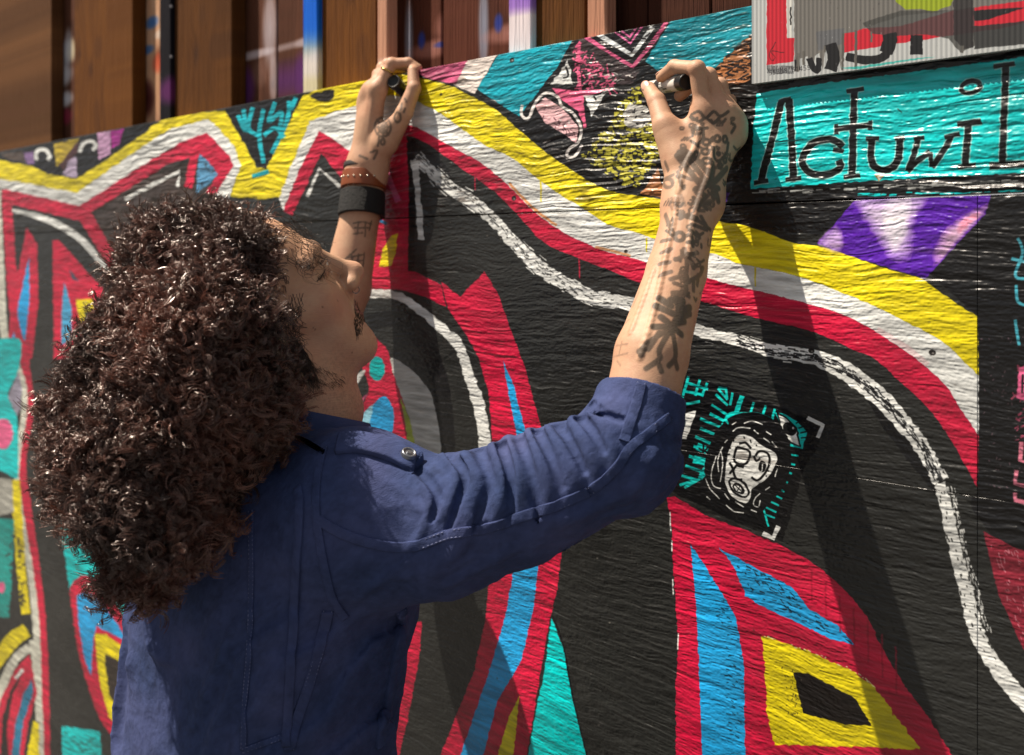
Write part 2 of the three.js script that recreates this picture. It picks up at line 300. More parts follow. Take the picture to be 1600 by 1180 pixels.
  fill(wood, [[1172, 54], [1172, 132], [1135, 130], [1110, 116]], { ...flat, amp: 3 }); scribble('#1a1210', [[1110, 110], [1172, 54], [1172, 140], [1140, 150]], 120, 2.4, 16, -0.15);
  fill(wood, [[1000, 302], [1030, 262], [1036, 310]], { ...flat, amp: 2 });
  lines(pink, 7, [[[912, 55], [950, 82], [989, 104], [1020, 66], [1042, 34]]], flat); lines('#cfd6d8', 8, [[[932, 52], [988, 86], [1020, 42]]], flat); lines('#cc5f96', 4, [[[955, 45], [985, 68], [1004, 40]], [[968, 46], [984, 58], [996, 40]]], flat);
  scribble('#1a1416', [[930, 45], [1040, 30], [1000, 90]], 60, 2, 12, -0.15);
  fill('#3a3032', [[890, 78], [912, 60], [985, 106], [1000, 110], [990, 130], [930, 140]], flat); scribble('#d0577e', [[897, 72], [925, 84], [960, 120], [958, 140], [905, 140]], 150, 2.6, 12);
  lines('#d0577e', 5, [[[905, 68], [904, 110], [908, 150], [914, 200]]]); fill('#d0577e', [[862, 138], [905, 142], [955, 138], [912, 152], [914, 200], [902, 172], [880, 158]], flat);
  fill(white, [[860, 132], [888, 94], [896, 132]], { ...flat, amp: 2 }); fill(white, [[912, 150], [946, 146], [926, 182]], { ...flat, amp: 2 }); lines(black, 3, [[[884, 104], [888, 118], [880, 122]], [[928, 150], [932, 158]]]);
  fill('#d3a9ae', [[836, 166], [852, 152], [880, 170], [905, 200], [900, 224], [884, 212], [850, 190]], flat); scribble('#54303a', [[840, 166], [900, 200], [896, 218], [850, 186]], 60, 1.4, 9); scribble('#d9d2d0', [[846, 166], [890, 188], [892, 206]], 26, 2, 7);
  lines('#d3cfcc', 4.5, [[[816, 164], [815, 180], [826, 184], [838, 158], [854, 145], [872, 152], [878, 166], [896, 178], [908, 200], [904, 222], [890, 232], [886, 244], [898, 244], [910, 226]]]);
  const ol = [[991, 128], [1020, 150], [1030, 180], [1032, 240], [984, 298], [950, 276], [906, 246], [950, 195], [966, 158]];
  scribble('#a8a435', ol, 620, 4.6, 9, 0.1); fill('#b9b9b4', [[980, 166], [1010, 166], [1018, 186], [1000, 200], [976, 196]], { amp: 2.5 }); scribble('#121212', ol, 150, 2.6, 8); lines(black, 5, [[[945, 228], [985, 215], [1012, 240]], [[960, 200], [975, 232]], [[972, 240], [985, 268]]]);
  scribble('#0c0b0c', [[890, 70], [960, 90], [1000, 110], [990, 140], [900, 145]], 60, 1.8, 14, -0.1); scribble('#c9c4c0', [[915, 110], [985, 112], [1000, 135], [930, 160]], 26, 1.6, 12, -0.1); scribble('#8f8a88', [[800, 190], [900, 250], [960, 290], [900, 262], [830, 218]], 60, 1.4, 14, 0.1);
  scribble('#b3ae38', [[985, 200], [1028, 190], [1030, 240], [985, 290], [930, 250]], 260, 4, 8, 0.1);
  for (const [u, v, l, c] of [[845, 282, 34, yellow], [1010, 372, 22, yellow], [1180, 418, 30, yellow], [1302, 498, 26, red], [1100, 436, 16, red], [905, 405, 30, red], [742, 275, 22, red], [1395, 1078, 40, red]]) brush(c, [[u, v], [u + 0.5, v + l]], [2.6, 1.6], { smooth: false, amp: 0.4 });
  // lettered board painted on the wall
  fill(black, [[1140, 140], [1180, 122], [1640, 62], [1640, 300], [1172, 312], [1150, 250]], flat);
  fill(teal, [[1182, 146], [1300, 128], [1460, 108], [1650, 82], [1650, 268], [1500, 275], [1340, 284], [1172, 295], [1176, 220]], { ...flat, amp: 1.6 });
  const letters = [
    [[1221, 160], [1206, 220], [1189, 282]], [[1233, 154], [1237, 220], [1240, 280]], [[1217, 160], [1236, 154]], [[1178, 286], [1200, 282]], [[1228, 281], [1252, 278]],
    [[1317, 229], [1300, 218], [1274, 222], [1257, 241], [1255, 259], [1270, 272], [1296, 272], [1313, 262], [1311, 250]], [[1302, 234], [1318, 236]],
    [[1335, 141], [1333, 210], [1332, 276]], [[1323, 143], [1350, 139]], [[1307, 202], [1360, 195]], [[1307, 194], [1307, 210]], [[1360, 188], [1360, 203]], [[1319, 277], [1345, 274]],
    [[1363, 218], [1361, 240], [1365, 258], [1378, 266], [1394, 262], [1404, 248], [1406, 217]], [[1354, 217], [1374, 216]], [[1398, 217], [1414, 215]],
    [[1435, 217], [1428, 242], [1418, 268]], [[1418, 268], [1436, 250], [1454, 238]], [[1454, 238], [1456, 261]], [[1456, 261], [1472, 240], [1487, 213]], [[1428, 218], [1444, 215]], [[1476, 215], [1500, 209]],
    [[1514, 191], [1511, 225], [1508, 259]], [[1496, 195], [1534, 189]], [[1497, 261], [1525, 258]],
    [[1572, 101], [1569, 180], [1566, 258]], [[1553, 104], [1586, 99]], [[1546, 260], [1580, 257], [1620, 255]],
  ];
  const ring = ellipse(1517, 136, 15, 9, -0.25); ring.push(ring[0]);
  const wl = (l, k) => { const d = Math.hypot(l[l.length - 1][0] - l[0][0], l[l.length - 1][1] - l[0][1]); return (d > 60 || l.length > 4 ? 10.5 : d > 36 ? 8.5 : 6.5) + k; };
  for (const l of letters) brush('#8fcac6', l, wl(l, 3.4), { smooth: l.length > 2, amp: 1.4 });
  brush('#8fcac6', ring, 10, { amp: 1 });
  for (const l of letters) brush('#0b0c0d', l, wl(l, 0), { smooth: l.length > 2, amp: 0.9 });
  brush('#0b0c0d', ring, 7, { amp: 0.8 });
  fill('#8c6a3c', [[1366, 273], [1382, 274], [1374, 283]], flat); fill('#d8d2c2', [[1371, 275], [1380, 276], [1374, 281]], flat);
  lines('#0a4a48', 2, [[[1212, 222], [1256, 218]], [[1402, 170], [1410, 176]]]);
  dry('#8f9290', [[1175, 300], [1400, 292], [1600, 284]], 5, 90, 26); dry(teal, [[1340, 305], [1480, 302], [1600, 298]], 3, 40, 22);
  // small painting of a face with teal rays
  const q = (x, y) => [1010 + x / 3.933, 560 + y / 3.933], Q = (l) => l.map(([x, y]) => q(x, y));
  fill('#0b0b0c', Q([[200, 80], [420, 150], [700, 250], [1010, 380], [1110, 400], [1060, 520], [960, 700], [840, 1120], [560, 1010], [180, 830], [30, 740], [60, 640], [180, 320]]), { ...flat, amp: 2.4 });
  const T = '#08b8b4';
  lines(T, 4.4, [[[260, 110], [225, 230]], [[330, 130], [300, 230]], [[375, 150], [340, 235]], [[245, 150], [380, 190]], [[225, 200], [350, 225]], [[200, 290], [330, 265]], [[225, 235], [205, 290]]].map(Q), flat);
  lines(T, 4, [[[440, 185], [500, 255]], [[425, 220], [500, 290]], [[490, 190], [495, 250]], [[530, 210], [515, 290]], [[400, 285], [510, 355]], [[440, 180], [495, 190]]].map(Q), flat);
  lines(T, 8, [[[590, 230], [550, 340]]].map(Q), flat); lines(T, 4, [[[660, 270], [640, 340]], [[735, 290], [715, 350]], [[790, 310], [770, 390]]].map(Q), flat);
  brush(T, Q([[330, 740], [400, 620], [455, 470], [510, 360], [580, 345], [700, 350], [770, 390], [830, 480], [870, 570], [840, 680], [790, 790], [720, 890]]), [9, 11, 11, 9, 7, 6, 9, 10, 8, 6, 7]);
  lines(T, 4.6, [[[390, 340], [480, 385]], [[330, 370], [460, 425]], [[330, 430], [440, 475]], [[300, 480], [430, 540]], [[290, 540], [400, 575]], [[260, 600], [370, 640]], [[240, 660], [350, 700]], [[215, 720], [320, 750]], [[205, 780], [300, 750]], [[235, 795], [330, 740]]].map(Q), flat);
  lines(T, 12, [[[310, 540], [380, 570]], [[290, 620], [370, 640]]].map(Q), flat); lines('#0b0b0c', 2.6, [[[320, 555], [385, 580]], [[350, 520], [350, 610]], [[325, 600], [380, 545]]].map(Q), flat);
  lines(T, 3, [[[870, 590], [935, 600]], [[855, 640], [915, 655]], [[840, 690], [895, 710]], [[820, 740], [870, 765]], [[800, 790], [850, 820]], [[770, 830], [835, 865]], [[740, 870], [815, 905]], [[720, 910], [800, 945]], [[730, 960], [790, 980]], [[720, 920], [750, 1035]]].map(Q), flat);
  fill(T, Q([[790, 330], [860, 345], [930, 390], [990, 450], [960, 560], [880, 540], [840, 450]]), flat);
  lines('#0b0b0c', 2, [[[920, 400], [960, 380]], [[935, 430], [990, 410]], [[945, 460], [1000, 445]], [[950, 490], [990, 485]]].map(Q), flat);
  fill('#0b0b0c', Q([[800, 330], [860, 360], [930, 430], [950, 550], [880, 520], [830, 450]]), flat); fill(white, Q([[812, 345], [860, 370], [920, 440], [938, 540], [885, 508], [840, 450]]), flat); fill('#0b0b0c', Q(ellipse(882, 435, 45, 38, 0.7)), flat); fill(white, Q(ellipse(900, 430, 8, 8)), flat);
  brush('#0b0b0c', Q([[520, 420], [600, 385], [720, 400], [820, 500], [840, 620], [800, 760], [700, 880], [640, 930], [520, 880], [430, 780], [410, 640], [460, 500], [520, 420]]), 26);
  lines(white, 1.8, [[[525, 410], [555, 390]], [[600, 400], [650, 385], [715, 408]], [[530, 450], [570, 425], [640, 430]], [[660, 440], [690, 465]], [[500, 500], [480, 520]], [[720, 490], [760, 520]], [[770, 510], [800, 545]], [[735, 450], [770, 470]], [[470, 545], [440, 620], [445, 700]], [[430, 600], [400, 700], [410, 780], [460, 800]], [[455, 560], [470, 640], [455, 760]], [[365, 740], [390, 800], [450, 865]], [[370, 850], [395, 870]], [[490, 900], [540, 940], [600, 950]], [[545, 880], [600, 915]], [[480, 830], [510, 870]], [[805, 680], [790, 730]], [[760, 790], [730, 810]], [[700, 830], [670, 860], [660, 900], [690, 910], [700, 870]], [[640, 930], [680, 945]]].map(Q));
  fill(white, Q([[560, 475], [640, 480], [720, 540], [800, 590], [790, 660], [740, 740], [650, 800], [640, 860], [600, 890], [520, 840], [485, 760], [490, 650], [510, 560]]), { amp: 0.8 });
  lines('#0b0b0c', 3.6, [[[555, 545], [635, 575], [610, 650], [540, 630], [555, 545]], [[570, 525], [610, 520], [645, 555]], [[670, 600], [700, 570], [750, 590], [755, 650], [720, 720], [680, 750], [645, 730]], [[660, 600], [675, 630], [700, 615]], [[560, 650], [535, 690], [555, 740], [590, 745]], [[560, 660], [600, 670]], [[510, 640], [530, 680], [510, 710]]].map(Q), { smooth: true });
  fill('#0b0b0c', Q(ellipse(712, 665, 24, 36, 0.2)), flat); lines(white, 1.6, [[[690, 700], [710, 690], [715, 650]]].map(Q));
  const mouth = Q(ellipse(570, 795, 70, 40, 0.75)); brush('#0b0b0c', [...mouth, mouth[0]], 3.4); fill('#0b0b0c', Q(ellipse(568, 800, 42, 28, 0.75)), flat); fill(white, Q(ellipse(565, 800, 28, 15, 0.75)), flat); lines('#0b0b0c', 1.6, [[[545, 780], [590, 820]], [[560, 815], [575, 785]]].map(Q), flat);
  lines('#0b0b0c', 2, [[[600, 480], [605, 495]], [[640, 500], [645, 520]], [[675, 530], [680, 540]], [[540, 500], [535, 512]], [[520, 550], [510, 555]], [[515, 590], [500, 590]], [[755, 690], [745, 695]], [[740, 720], [735, 728]], [[700, 770], [695, 778]]].map(Q), flat);
  fill(white, Q([[215, 345], [310, 320], [245, 500], [190, 490], [170, 440]]), flat); const ir = Q(ellipse(215, 395, 24, 34)); brush('#2a3a40', [...ir, ir[0]], 1.6, { amp: 0.3 }); lines('#2a3a40', 1.4, [[[205, 370], [225, 420]], [[200, 410], [235, 385]]].map(Q), flat);
  lines(white, 5, [[[165, 490], [210, 505]], [[150, 540], [200, 550]], [[185, 520], [160, 600]], [[200, 560], [185, 600]], [[120, 600], [185, 630]], [[175, 630], [155, 690]], [[150, 650], [140, 740]]].map(Q), flat); lines(T, 6, [[[110, 650], [85, 720]], [[100, 690], [120, 735]]].map(Q));
  lines('#c9cccb', 8, [[[990, 362], [1085, 410], [1055, 490]], [[715, 1075], [780, 1105], [812, 1030]]].map(Q), flat); lines('#0b0b0c', 1.6, [[[985, 345], [1105, 405], [1062, 505]]].map(Q), flat);
  // far left of the wall
  fill(char, [[19, 322], [124, 345], [172, 420], [150, 470], [60, 470], [25, 420]], flat);
  brush(white, [[19, 329], [70, 342], [124, 372], [168, 424]], [5, 10, 11, 8]);
  fill(red, [[41, 356], [58, 380], [60, 470], [50, 560], [30, 570], [10, 545], [20, 470]], flat); fill(blue, [[45, 400], [46, 470], [40, 530], [30, 545], [18, 530], [30, 470]], flat);
  fill(red, [[82, 375], [92, 375], [127, 415], [160, 450], [180, 520], [120, 560], [84, 562]], flat); fill('#3f8fb8', [[100, 440], [112, 480], [112, 530], [96, 540], [96, 490]], flat); fill('#2d4a5c', [[108, 420], [124, 440], [112, 436]], flat); fill(yellow, [[118, 468], [146, 468], [150, 510], [128, 524]], flat); fill(char, [[130, 486], [150, 490], [140, 510]], flat);
  brush(red, [[8, 297], [20, 480], [38, 560], [46, 640], [34, 720], [42, 790], [58, 900], [68, 1010], [72, 1200]], [12, 12, 13, 14, 13, 12, 14]);
  brush('#bfc0b4', [[-6, 297], [0, 420], [8, 530], [34, 590], [38, 640], [26, 730], [32, 800], [48, 900], [58, 1010], [62, 1200]], [14, 13, 9, 9, 8, 11, 10]);
  fill(teal, [[-70, 526], [0, 529], [32, 532], [28, 580], [12, 618], [26, 650], [28, 720], [26, 748], [0, 735], [-70, 720]], { amp: 0.8 }); fill(pink, ellipse(4, 678, 16, 24)); fill('#8a8698', [[12, 620], [28, 582], [34, 600], [32, 640], [26, 650]], flat);
  brush(yellow, [[24, 750], [28, 820], [34, 900], [40, 960]], [13, 15, 14, 14]); brush(yellow, [[42, 985], [20, 1000], [-10, 1040], [-40, 1080]], [22, 24, 22, 20]);
  fill('#9a9a92', [[-60, 745], [18, 748], [22, 800], [0, 806], [-60, 800]], flat); fill('#0f8f88', [[-60, 802], [22, 812], [20, 880], [14, 966], [-60, 960]], flat); fill(pink, ellipse(2, 918, 6, 9)); scribble('#2a2a28', [[16, 830], [34, 830], [34, 970], [16, 965]], 50, 3, 9);
  brush('#bfc0b4', [[46, 1012], [24, 1030], [4, 1070], [-20, 1130]], 14); brush('#bfc0b4', [[50, 1000], [58, 1060], [62, 1130], [64, 1200]], 11);
  fill(red, [[46, 1022], [58, 1085], [44, 1130], [34, 1200], [-20, 1200], [2, 1090], [24, 1045]], flat); fill('#1a1416', [[36, 1050], [20, 1085], [10, 1140], [14, 1180], [0, 1200], [4, 1120], [18, 1075]], flat); fill('#1f6f92', [[50, 1060], [52, 1082], [36, 1130], [28, 1200], [16, 1200], [24, 1130], [36, 1085]], flat); brush(white, [[24, 1060], [36, 1046]], 6);
  fill(yellow, [[52, 1125], [60, 1130], [62, 1200], [38, 1200]], flat);
  fill(teal, [[90, 772], [130, 792], [180, 850], [215, 900], [230, 960], [200, 970], [170, 930], [135, 900], [109, 925], [98, 850]], flat);
  fill(red, [[109, 922], [120, 904], [136, 900], [158, 912], [180, 945], [206, 992], [240, 1060], [240, 1170], [205, 1166], [184, 1156], [157, 1126], [127, 1040], [114, 965]]); fill(blue, [[120, 931], [132, 925], [152, 935], [180, 969], [200, 1004], [150, 978], [146, 1000], [142, 1056], [132, 1030], [122, 970]], flat);
  fill(yellow, [[148, 990], [165, 991], [200, 1018], [240, 1060], [240, 1130], [190, 1142], [170, 1120], [154, 1060]], flat); fill(brown, [[163, 1022], [182, 1030], [220, 1060], [220, 1110], [184, 1108], [170, 1085]], flat);
  fill(teal, [[96, 1134], [156, 1143], [162, 1220], [98, 1220]], flat); scribble('#0a5a56', [[98, 1140], [155, 1146], [160, 1200], [100, 1200]], 60, 1.5, 12, 0.2);
  // cut-out faces along the top edge, left
  fill(black, [[-120, 268], [0, 240], [240, 192], [230, 205], [180, 240], [120, 279], [75, 272], [49, 259], [0, 250], [-120, 246]], flat); fill('#7a5f8c', [[36, 240], [52, 236], [54, 256], [42, 256]], flat); fill('#b09a2a', [[84, 225], [124, 216], [106, 246], [88, 260]], flat); fill('#4a2a2c', [[92, 258], [124, 218], [120, 240], [98, 266]], flat); fill('#a99ab5', [[108, 250], [120, 244], [120, 278], [98, 274]], flat); fill('#b88fb4', [[152, 208], [172, 204], [172, 240], [154, 250]], flat); fill('#a01f8a', [[172, 205], [194, 200], [186, 226], [174, 232]], flat); fill('#4c4038', [[0, 240], [36, 236], [40, 254], [10, 248]], flat);
  lines(white, 6, [[[56, 250], [58, 236], [70, 234], [78, 244], [74, 250]], [[124, 238], [130, 224], [142, 220], [150, 228], [144, 234]]]);
  fill(black, [[350, 170], [474, 146], [416, 264], [404, 262]], flat);
  lines('#0fa0b0', 7, [[[372, 180], [384, 205], [380, 170]], [[395, 168], [388, 200], [404, 212]], [[412, 170], [405, 210], [412, 255]], [[430, 160], [420, 190], [440, 175], [436, 205]], [[452, 158], [448, 190], [424, 240]], [[412, 212], [430, 200], [444, 215]], [[462, 152], [455, 172]], [[420, 268], [394, 276]]]);
  fill('#1d1713', [[484, 150], [521, 140], [512, 158]], { amp: 2 });
}
// paint laid on unevenly: streaks along the grain, thick and thin patches, ridges rubbed bare
for (const S of SHEETS) {
  const im = S.x.getImageData(0, 0, S.W, S.H), d = im.data, mx = (S.s1 - S.s0) / S.W, my = (S.top - S.bot) / S.H;
  for (let y = 0, i = 0; y < S.H; y++) for (let x = 0; x < S.W; x++, i += 4) {
    const s = S.s0 + x * mx, h = S.top - y * my, w = (noise2(s * 12, h * 22, 21) - 0.5) * 0.012, top = h > 0.058;
    const a = noise2(s * 18, (h + w) * 210, 51) - 0.5, b = noise2(s * 7, h * 11, 52) - 0.5, c = noise2(s * 60, (h + w) * 520, 53) - 0.5, e = noise2(s * 26, (h + w) * 300, 54), pt = sstep(0.45, 0.8, noise2(s * 6, h * 9, 55));
    const lum0 = d[i] + d[i + 1] + d[i + 2] < 200, k = 1 + a * 0.30 + b * 0.30 + c * 0.16, wear = sstep(0.80, 0.90, e) * pt * (top && !lum0 ? 0.5 : lum0 ? 0.08 : 0.32), lum = d[i] + d[i + 1] + d[i + 2];
    const u = lum < 200 ? [118, 112, 104] : [58, 46, 38];
    for (let q = 0; q < 3; q++) d[i + q] = clamp(lerp(d[i + q] * k, u[q], wear), 0, 255);
  }
  S.x.putImageData(im, 0, 0);
}
// what is on the bare wood: nail heads, dirt, worn spots of paint
for (const S of SHEETS) {
  const x = S.x, near = S === SHEETS[0], sc = S.W / (S.s1 - S.s0);
  for (let i = 0; i < (near ? 5200 : 3600); i++) {
    const px = rnd() * S.W, py = rnd() * S.H, l = rr(0.003, 0.022) * sc, h = rr(0.4, 1.5);
    x.globalAlpha = rr(0.03, 0.16); x.fillStyle = rnd() < 0.62 ? '#100c0a' : '#d8d4cc';
    x.fillRect(px, py, l, h);
  }
  for (let i = 0; i < 260; i++) {
    x.globalAlpha = rr(0.25, 0.8); x.fillStyle = rnd() < 0.6 ? '#1a1512' : '#8f8a82';
    x.beginPath(); x.ellipse(rnd() * S.W, rnd() * S.H, rr(0.6, 3.2), rr(0.5, 1.6), rr(-0.3, 0.3), 0, 7); x.fill();
  }
  x.globalAlpha = 1;
  if (near) for (const [u, v, r] of [[800, 94, 5], [782, 372, 4], [803, 310, 5], [1268, 548, 4], [1457, 551, 4], [978, 393, 3], [689, 147, 3]]) {
    const m = S.map(u, v); x.fillStyle = '#14100e'; x.beginPath(); x.ellipse(m[0], m[1], r * 1.3, r, 0, 0, 7); x.fill(); x.fillStyle = '#6d6a66'; x.beginPath(); x.ellipse(m[0] + 1, m[1] + 1, r * 0.5, r * 0.4, 0, 0, 7); x.fill();
  }
}
// ---------------------------------------------------------------- painted board wall, fence behind it, plastic sign
const groundMat = new THREE.MeshStandardMaterial({ color: new THREE.Color().setRGB(0.085, 0.082, 0.078), roughness: 0.95, bumpMap: grayTex(256, 256, (x, y) => noise2(x * 0.9, y * 0.9, 7) * 0.6 + noise2(x * 0.1, y * 0.1, 8) * 0.4), bumpScale: 0.003 });
groundMat.bumpMap.repeat.set(60, 60);
const ground = part('pavement', new THREE.PlaneGeometry(60, 60), groundMat, scene);
ground.rotation.x = -Math.PI / 2; tag(ground, null, null, null, 'structure');

// weathered plywood relief: long wavy ridges along the board, rougher on the top board
function reliefTex(S) {
  const W = S.W, H = S.H, mx = (S.s1 - S.s0) / W, my = (S.top - S.bot) / H;
  return grayTex(W, H, (x, yy) => {
    const s = S.s0 + x * mx, y = S.bot + (yy + 0.5) * my, topB = y > 0.058 ? 1 : 0;
    const w = (noise2(s * 12, y * 22, 21) - 0.5) * 0.012 + (noise2(s * 40, y * 60, 22) - 0.5) * 0.004;
    const yw = y + w;
    const a = noise2(s * 15, yw * 130, 23), b = noise2(s * 42, yw * 300, 24), c = noise2(s * 150, yw * 640, 25), patch = sstep(0.25, 0.75, noise2(s * 5, y * 8, 26));
    const ridge = 1 - Math.abs(2 * a - 1);
    const deep = topB ? 0.42 + 0.58 * patch : 0.05 + 0.24 * patch * patch;
    const crack = sstep(0.74, 0.9, noise2(s * 11, yw * 240, 27)) * (topB ? 0.36 : 0.08) * patch;
    return 0.5 + (ridge - 0.5) * 0.55 * deep + (b - 0.5) * 0.32 * (0.32 + 0.6 * deep) + (c - 0.5) * (topB ? 0.13 : 0.10) - crack + (noise2(s * 420, y * 520, 28) - 0.5) * 0.05;
  });
}
const plankMats = SHEETS.map((S) => {
  const m = new THREE.MeshStandardMaterial({ map: canvasTex(S.c), bumpMap: reliefTex(S), bumpScale: 0.0055, roughness: 0.42, metalness: 0 });
  m.map.anisotropy = 8;
  m.roughnessMap = grayTex(512, 512, (x, y) => 0.82 + 0.36 * (noise2(x * 0.02, y * 0.12, 31) - 0.5) + 0.2 * (noise2(x * 0.2, y * 0.5, 32) - 0.5));
  return m;
});
const plainPlank = new THREE.MeshStandardMaterial({ color: '#2b2c2c', roughness: 0.55, bumpMap: plankMats[0].bumpMap, bumpScale: 0.004 });
const wallTurn = -Math.atan2(WD[2], WD[0]);
const wall = base('painted_wall', [-WN[0] * WC, 0, -WN[2] * WC], wallTurn);
tag(wall, 'painted plank wall with yellow, white, red and black mural under the man\'s hands', 'wall');
const uvS = (S) => (x, y) => [(x - S.s0) / (S.s1 - S.s0), (y - CAMY - S.bot) / (S.top - S.bot)];
const rows = [0.278, 0.058, -0.228, -1.09, -1.575], sRight = wallAt(1527, 600)[0];
const gap = 0.0009, plank = (x0, x1, r, mat, uvf, dz = 0) => part('plank', boardGeo(x0 + 0.0001, x1 - 0.0001, CAMY + rows[r + 1] + (r ? 0.00006 : gap), CAMY + rows[r] - (r === 1 ? gap : r ? 0.00006 : 0), -0.018, dz, r === 0 ? 0.0006 : 0.00012, uvf), mat, wall);
for (let r = 0; r < 4; r++) {
  plank(-3.6, -1.3, r, plankMats[1], uvS(SHEETS[1]));
  const mat = r < 3 ? plankMats[0] : plainPlank;
  if (r === 0) plank(-1.3, 0.1, r, mat, uvS(SHEETS[0]));
  else { plank(-1.3, sRight, r, mat, uvS(SHEETS[0])); plank(sRight, 0.1, r, mat, uvS(SHEETS[0]), -0.0006); }
  plank(0.1, 1.3, r, plainPlank, (x, y) => [x, y]);
  plank(-5.2, -3.6, r, plainPlank, (x, y) => [x, y]);
}

// ---- board fence behind
function woodCanvas(a, b, c, k) {
  const W = 256, H = 1024, cv = canvas(W, H), x = cv.getContext('2d'), im = x.createImageData(W, H), d = im.data;
  const [A, B, C] = [a, b, c].map((h) => { const q = new THREE.Color(h); return [q.r, q.g, q.b].map((v) => 255 * Math.pow(v, 1 / 2.2)); });
  const knots = Array.from({ length: 3 }, (_, i) => [hash3(i, k, 1) * W, hash3(i, k, 2) * H, 9 + hash3(i, k, 3) * 12]);
  for (let y = 0, i = 0; y < H; y++) for (let px = 0; px < W; px++, i += 4) {
    let warp = (noise2(px * 0.01, y * 0.004, k) - 0.5) * 60, near = 0;
    for (const [kx, ky, kr] of knots) { const e = Math.hypot(px - kx, (y - ky) * 0.45) / kr; warp += 26 * Math.exp(-e * e * 0.25) * Math.sign(px - kx); near = Math.max(near, Math.exp(-e * e)); }
    const g = noise2((px + warp) * 0.09, y * 0.004, k + 1) * 0.6 + noise2((px + warp) * 0.45, y * 0.012, k + 2) * 0.4, f = noise2(px * 1.3, y * 0.05, k + 3);
    const t = clamp(g * 1.15 - 0.08 + (f - 0.5) * 0.18, 0, 1), dk = clamp(near * 0.85 + sstep(0.62, 0.85, noise2(px * 0.012, y * 0.006, k + 4)) * 0.35, 0, 1);
    for (let ch = 0; ch < 3; ch++) d[i + ch] = lerp(lerp(A[ch], B[ch], t), C[ch], dk);
    d[i + 3] = 255;
  }
  x.putImageData(im, 0, 0);
  return cv;
}
const grainBump = grayTex(256, 512, (x, y) => noise2(x * 0.35, y * 0.01, 41) * 0.6 + noise2(x * 1.1, y * 0.04, 42) * 0.4);
function spray(cv, list) {                   // soft-edged spray paint
  const x = cv.getContext('2d');
  for (const [col, px, py, rx, ry, al] of list) {
    x.save(); x.translate(px, py); x.scale(rx, ry); const g = x.createRadialGradient(0, 0, 0, 0, 0, 1), q = new THREE.Color(col).getHex().toString(16).padStart(6, '0'), rgb = [0, 2, 4].map((k) => parseInt(q.slice(k, k + 2), 16)).join(',');
    g.addColorStop(0, `rgba(${rgb},${al})`); g.addColorStop(0.55, `rgba(${rgb},${al * 0.8})`); g.addColorStop(1, `rgba(${rgb},0)`);
    x.fillStyle = g; x.fillRect(-1, -1, 2, 2); x.restore();
  }
  return cv;
}
const woodMat = (cv) => new THREE.MeshPhysicalMaterial({ map: canvasTex(cv), roughness: 0.85, specularIntensity: 0.2, bumpMap: grainBump, bumpScale: 0.0016 });
const fence = base('board_fence', [-WN[0] * WC, 0, -WN[2] * WC], wallTurn);
tag(fence, 'upright timber board fence with spray-painted strips behind the painted wall', 'fence');
const FTOP = CAMY + 1.05;
function fenceBoard(name, u0, u1, v, h1, thick, mat, label) {
  const s0 = wallAt(u0, v, h1)[0], s1 = wallAt(u1, v, h1)[0];
  return part(name, boardGeo(s0, s1, 0.03, FTOP, h1 - thick, h1, 0.002, (x, y, z) => [(x - s0) / 0.16 + z * 6, (y - CAMY - 0.25) / 0.45]), mat, fence, label);
}
const wA = woodMat(woodCanvas('#56300f', '#704316', '#4a2a16', 3)), wB = woodMat(woodCanvas('#4a290c', '#613913', '#3f2413', 9));
const wP = woodMat(spray(woodCanvas('#5a3a20', '#704a2a', '#382010', 15), [['#2b1560', 40, 640, 90, 150, 0.9], ['#2b1560', 10, 700, 60, 110, 0.9]]));
const dark = ['#4a2a1c', '#5c3626', '#2a1510'];
const backMats = [
  woodMat(spray(woodCanvas(...dark, 21), [['#c9ccd6', 120, 700, 90, 60, 1], ['#c9ccd6', 90, 560, 120, 90, 1], ['#aeb6c4', 120, 440, 130, 90, 0.9], ['#8f2848', 130, 800, 70, 60, 0.8], ['#d9c48a', 180, 430, 60, 80, 0.6], ['#c9ccd6', 150, 400, 50, 120, 0.7]])),
  woodMat(spray(woodCanvas('#b98a68', '#c9a184', '#6a3a24', 24), [['#2f66b0', 100, 430, 60, 40, 0.9], ['#2f66b0', 60, 560, 70, 30, 0.85], ['#c8452a', 150, 640, 60, 60, 0.7], ['#3a0f14', 60, 800, 70, 110, 0.9], ['#d7c9bd', 160, 500, 50, 30, 0.8]])),
  woodMat(spray(woodCanvas(...dark, 27), [['#d6cdd6', 180, 620, 50, 200, 0.7], ['#d6cdd6', 90, 720, 140, 26, 0.75], ['#5a2a70', 40, 860, 70, 120, 0.9], ['#d6cdd6', 200, 840, 30, 140, 0.6], ['#8a6a60', 130, 800, 60, 80, 0.5]])),
  woodMat(spray(woodCanvas('#4a2418', '#5a2f20', '#2a110c', 33), [['#9ab0cc', 60, 820, 22, 200, 0.7], ['#c08a80', 150, 860, 110, 40, 0.6], ['#2a3f9a', 110, 820, 18, 40, 0.9], ['#c08a80', 210, 790, 60, 70, 0.5], ['#2a3f9a', 190, 850, 40, 14, 0.8]])),
  woodMat(woodCanvas('#3a1d14', '#4a281b', '#200d08', 39)),
];
for (const [u0, u1, m] of [[-330, -205, wB], [-180, -70, wA], [-52, 80, wP], [116, 207, wA], [268, 362, wB], [497, 588, wA], [832, 915, wB]]) fenceBoard('board', u0, u1, 90, -0.022, 0.03, m);
for (const [u0, u1, m] of [[-215, -160, 0], [-80, -40, 1], [70, 124, 0], [200, 252, 1], [350, 432, 2], [434, 480, 2], [584, 690, 3], [692, 800, 3], [905, 1010, 4], [1012, 1110, 4], [1112, 1230, 4], [1232, 1400, 4]]) fenceBoard('board', u0, u1, 90, -0.0545, 0.022, backMats[m]);
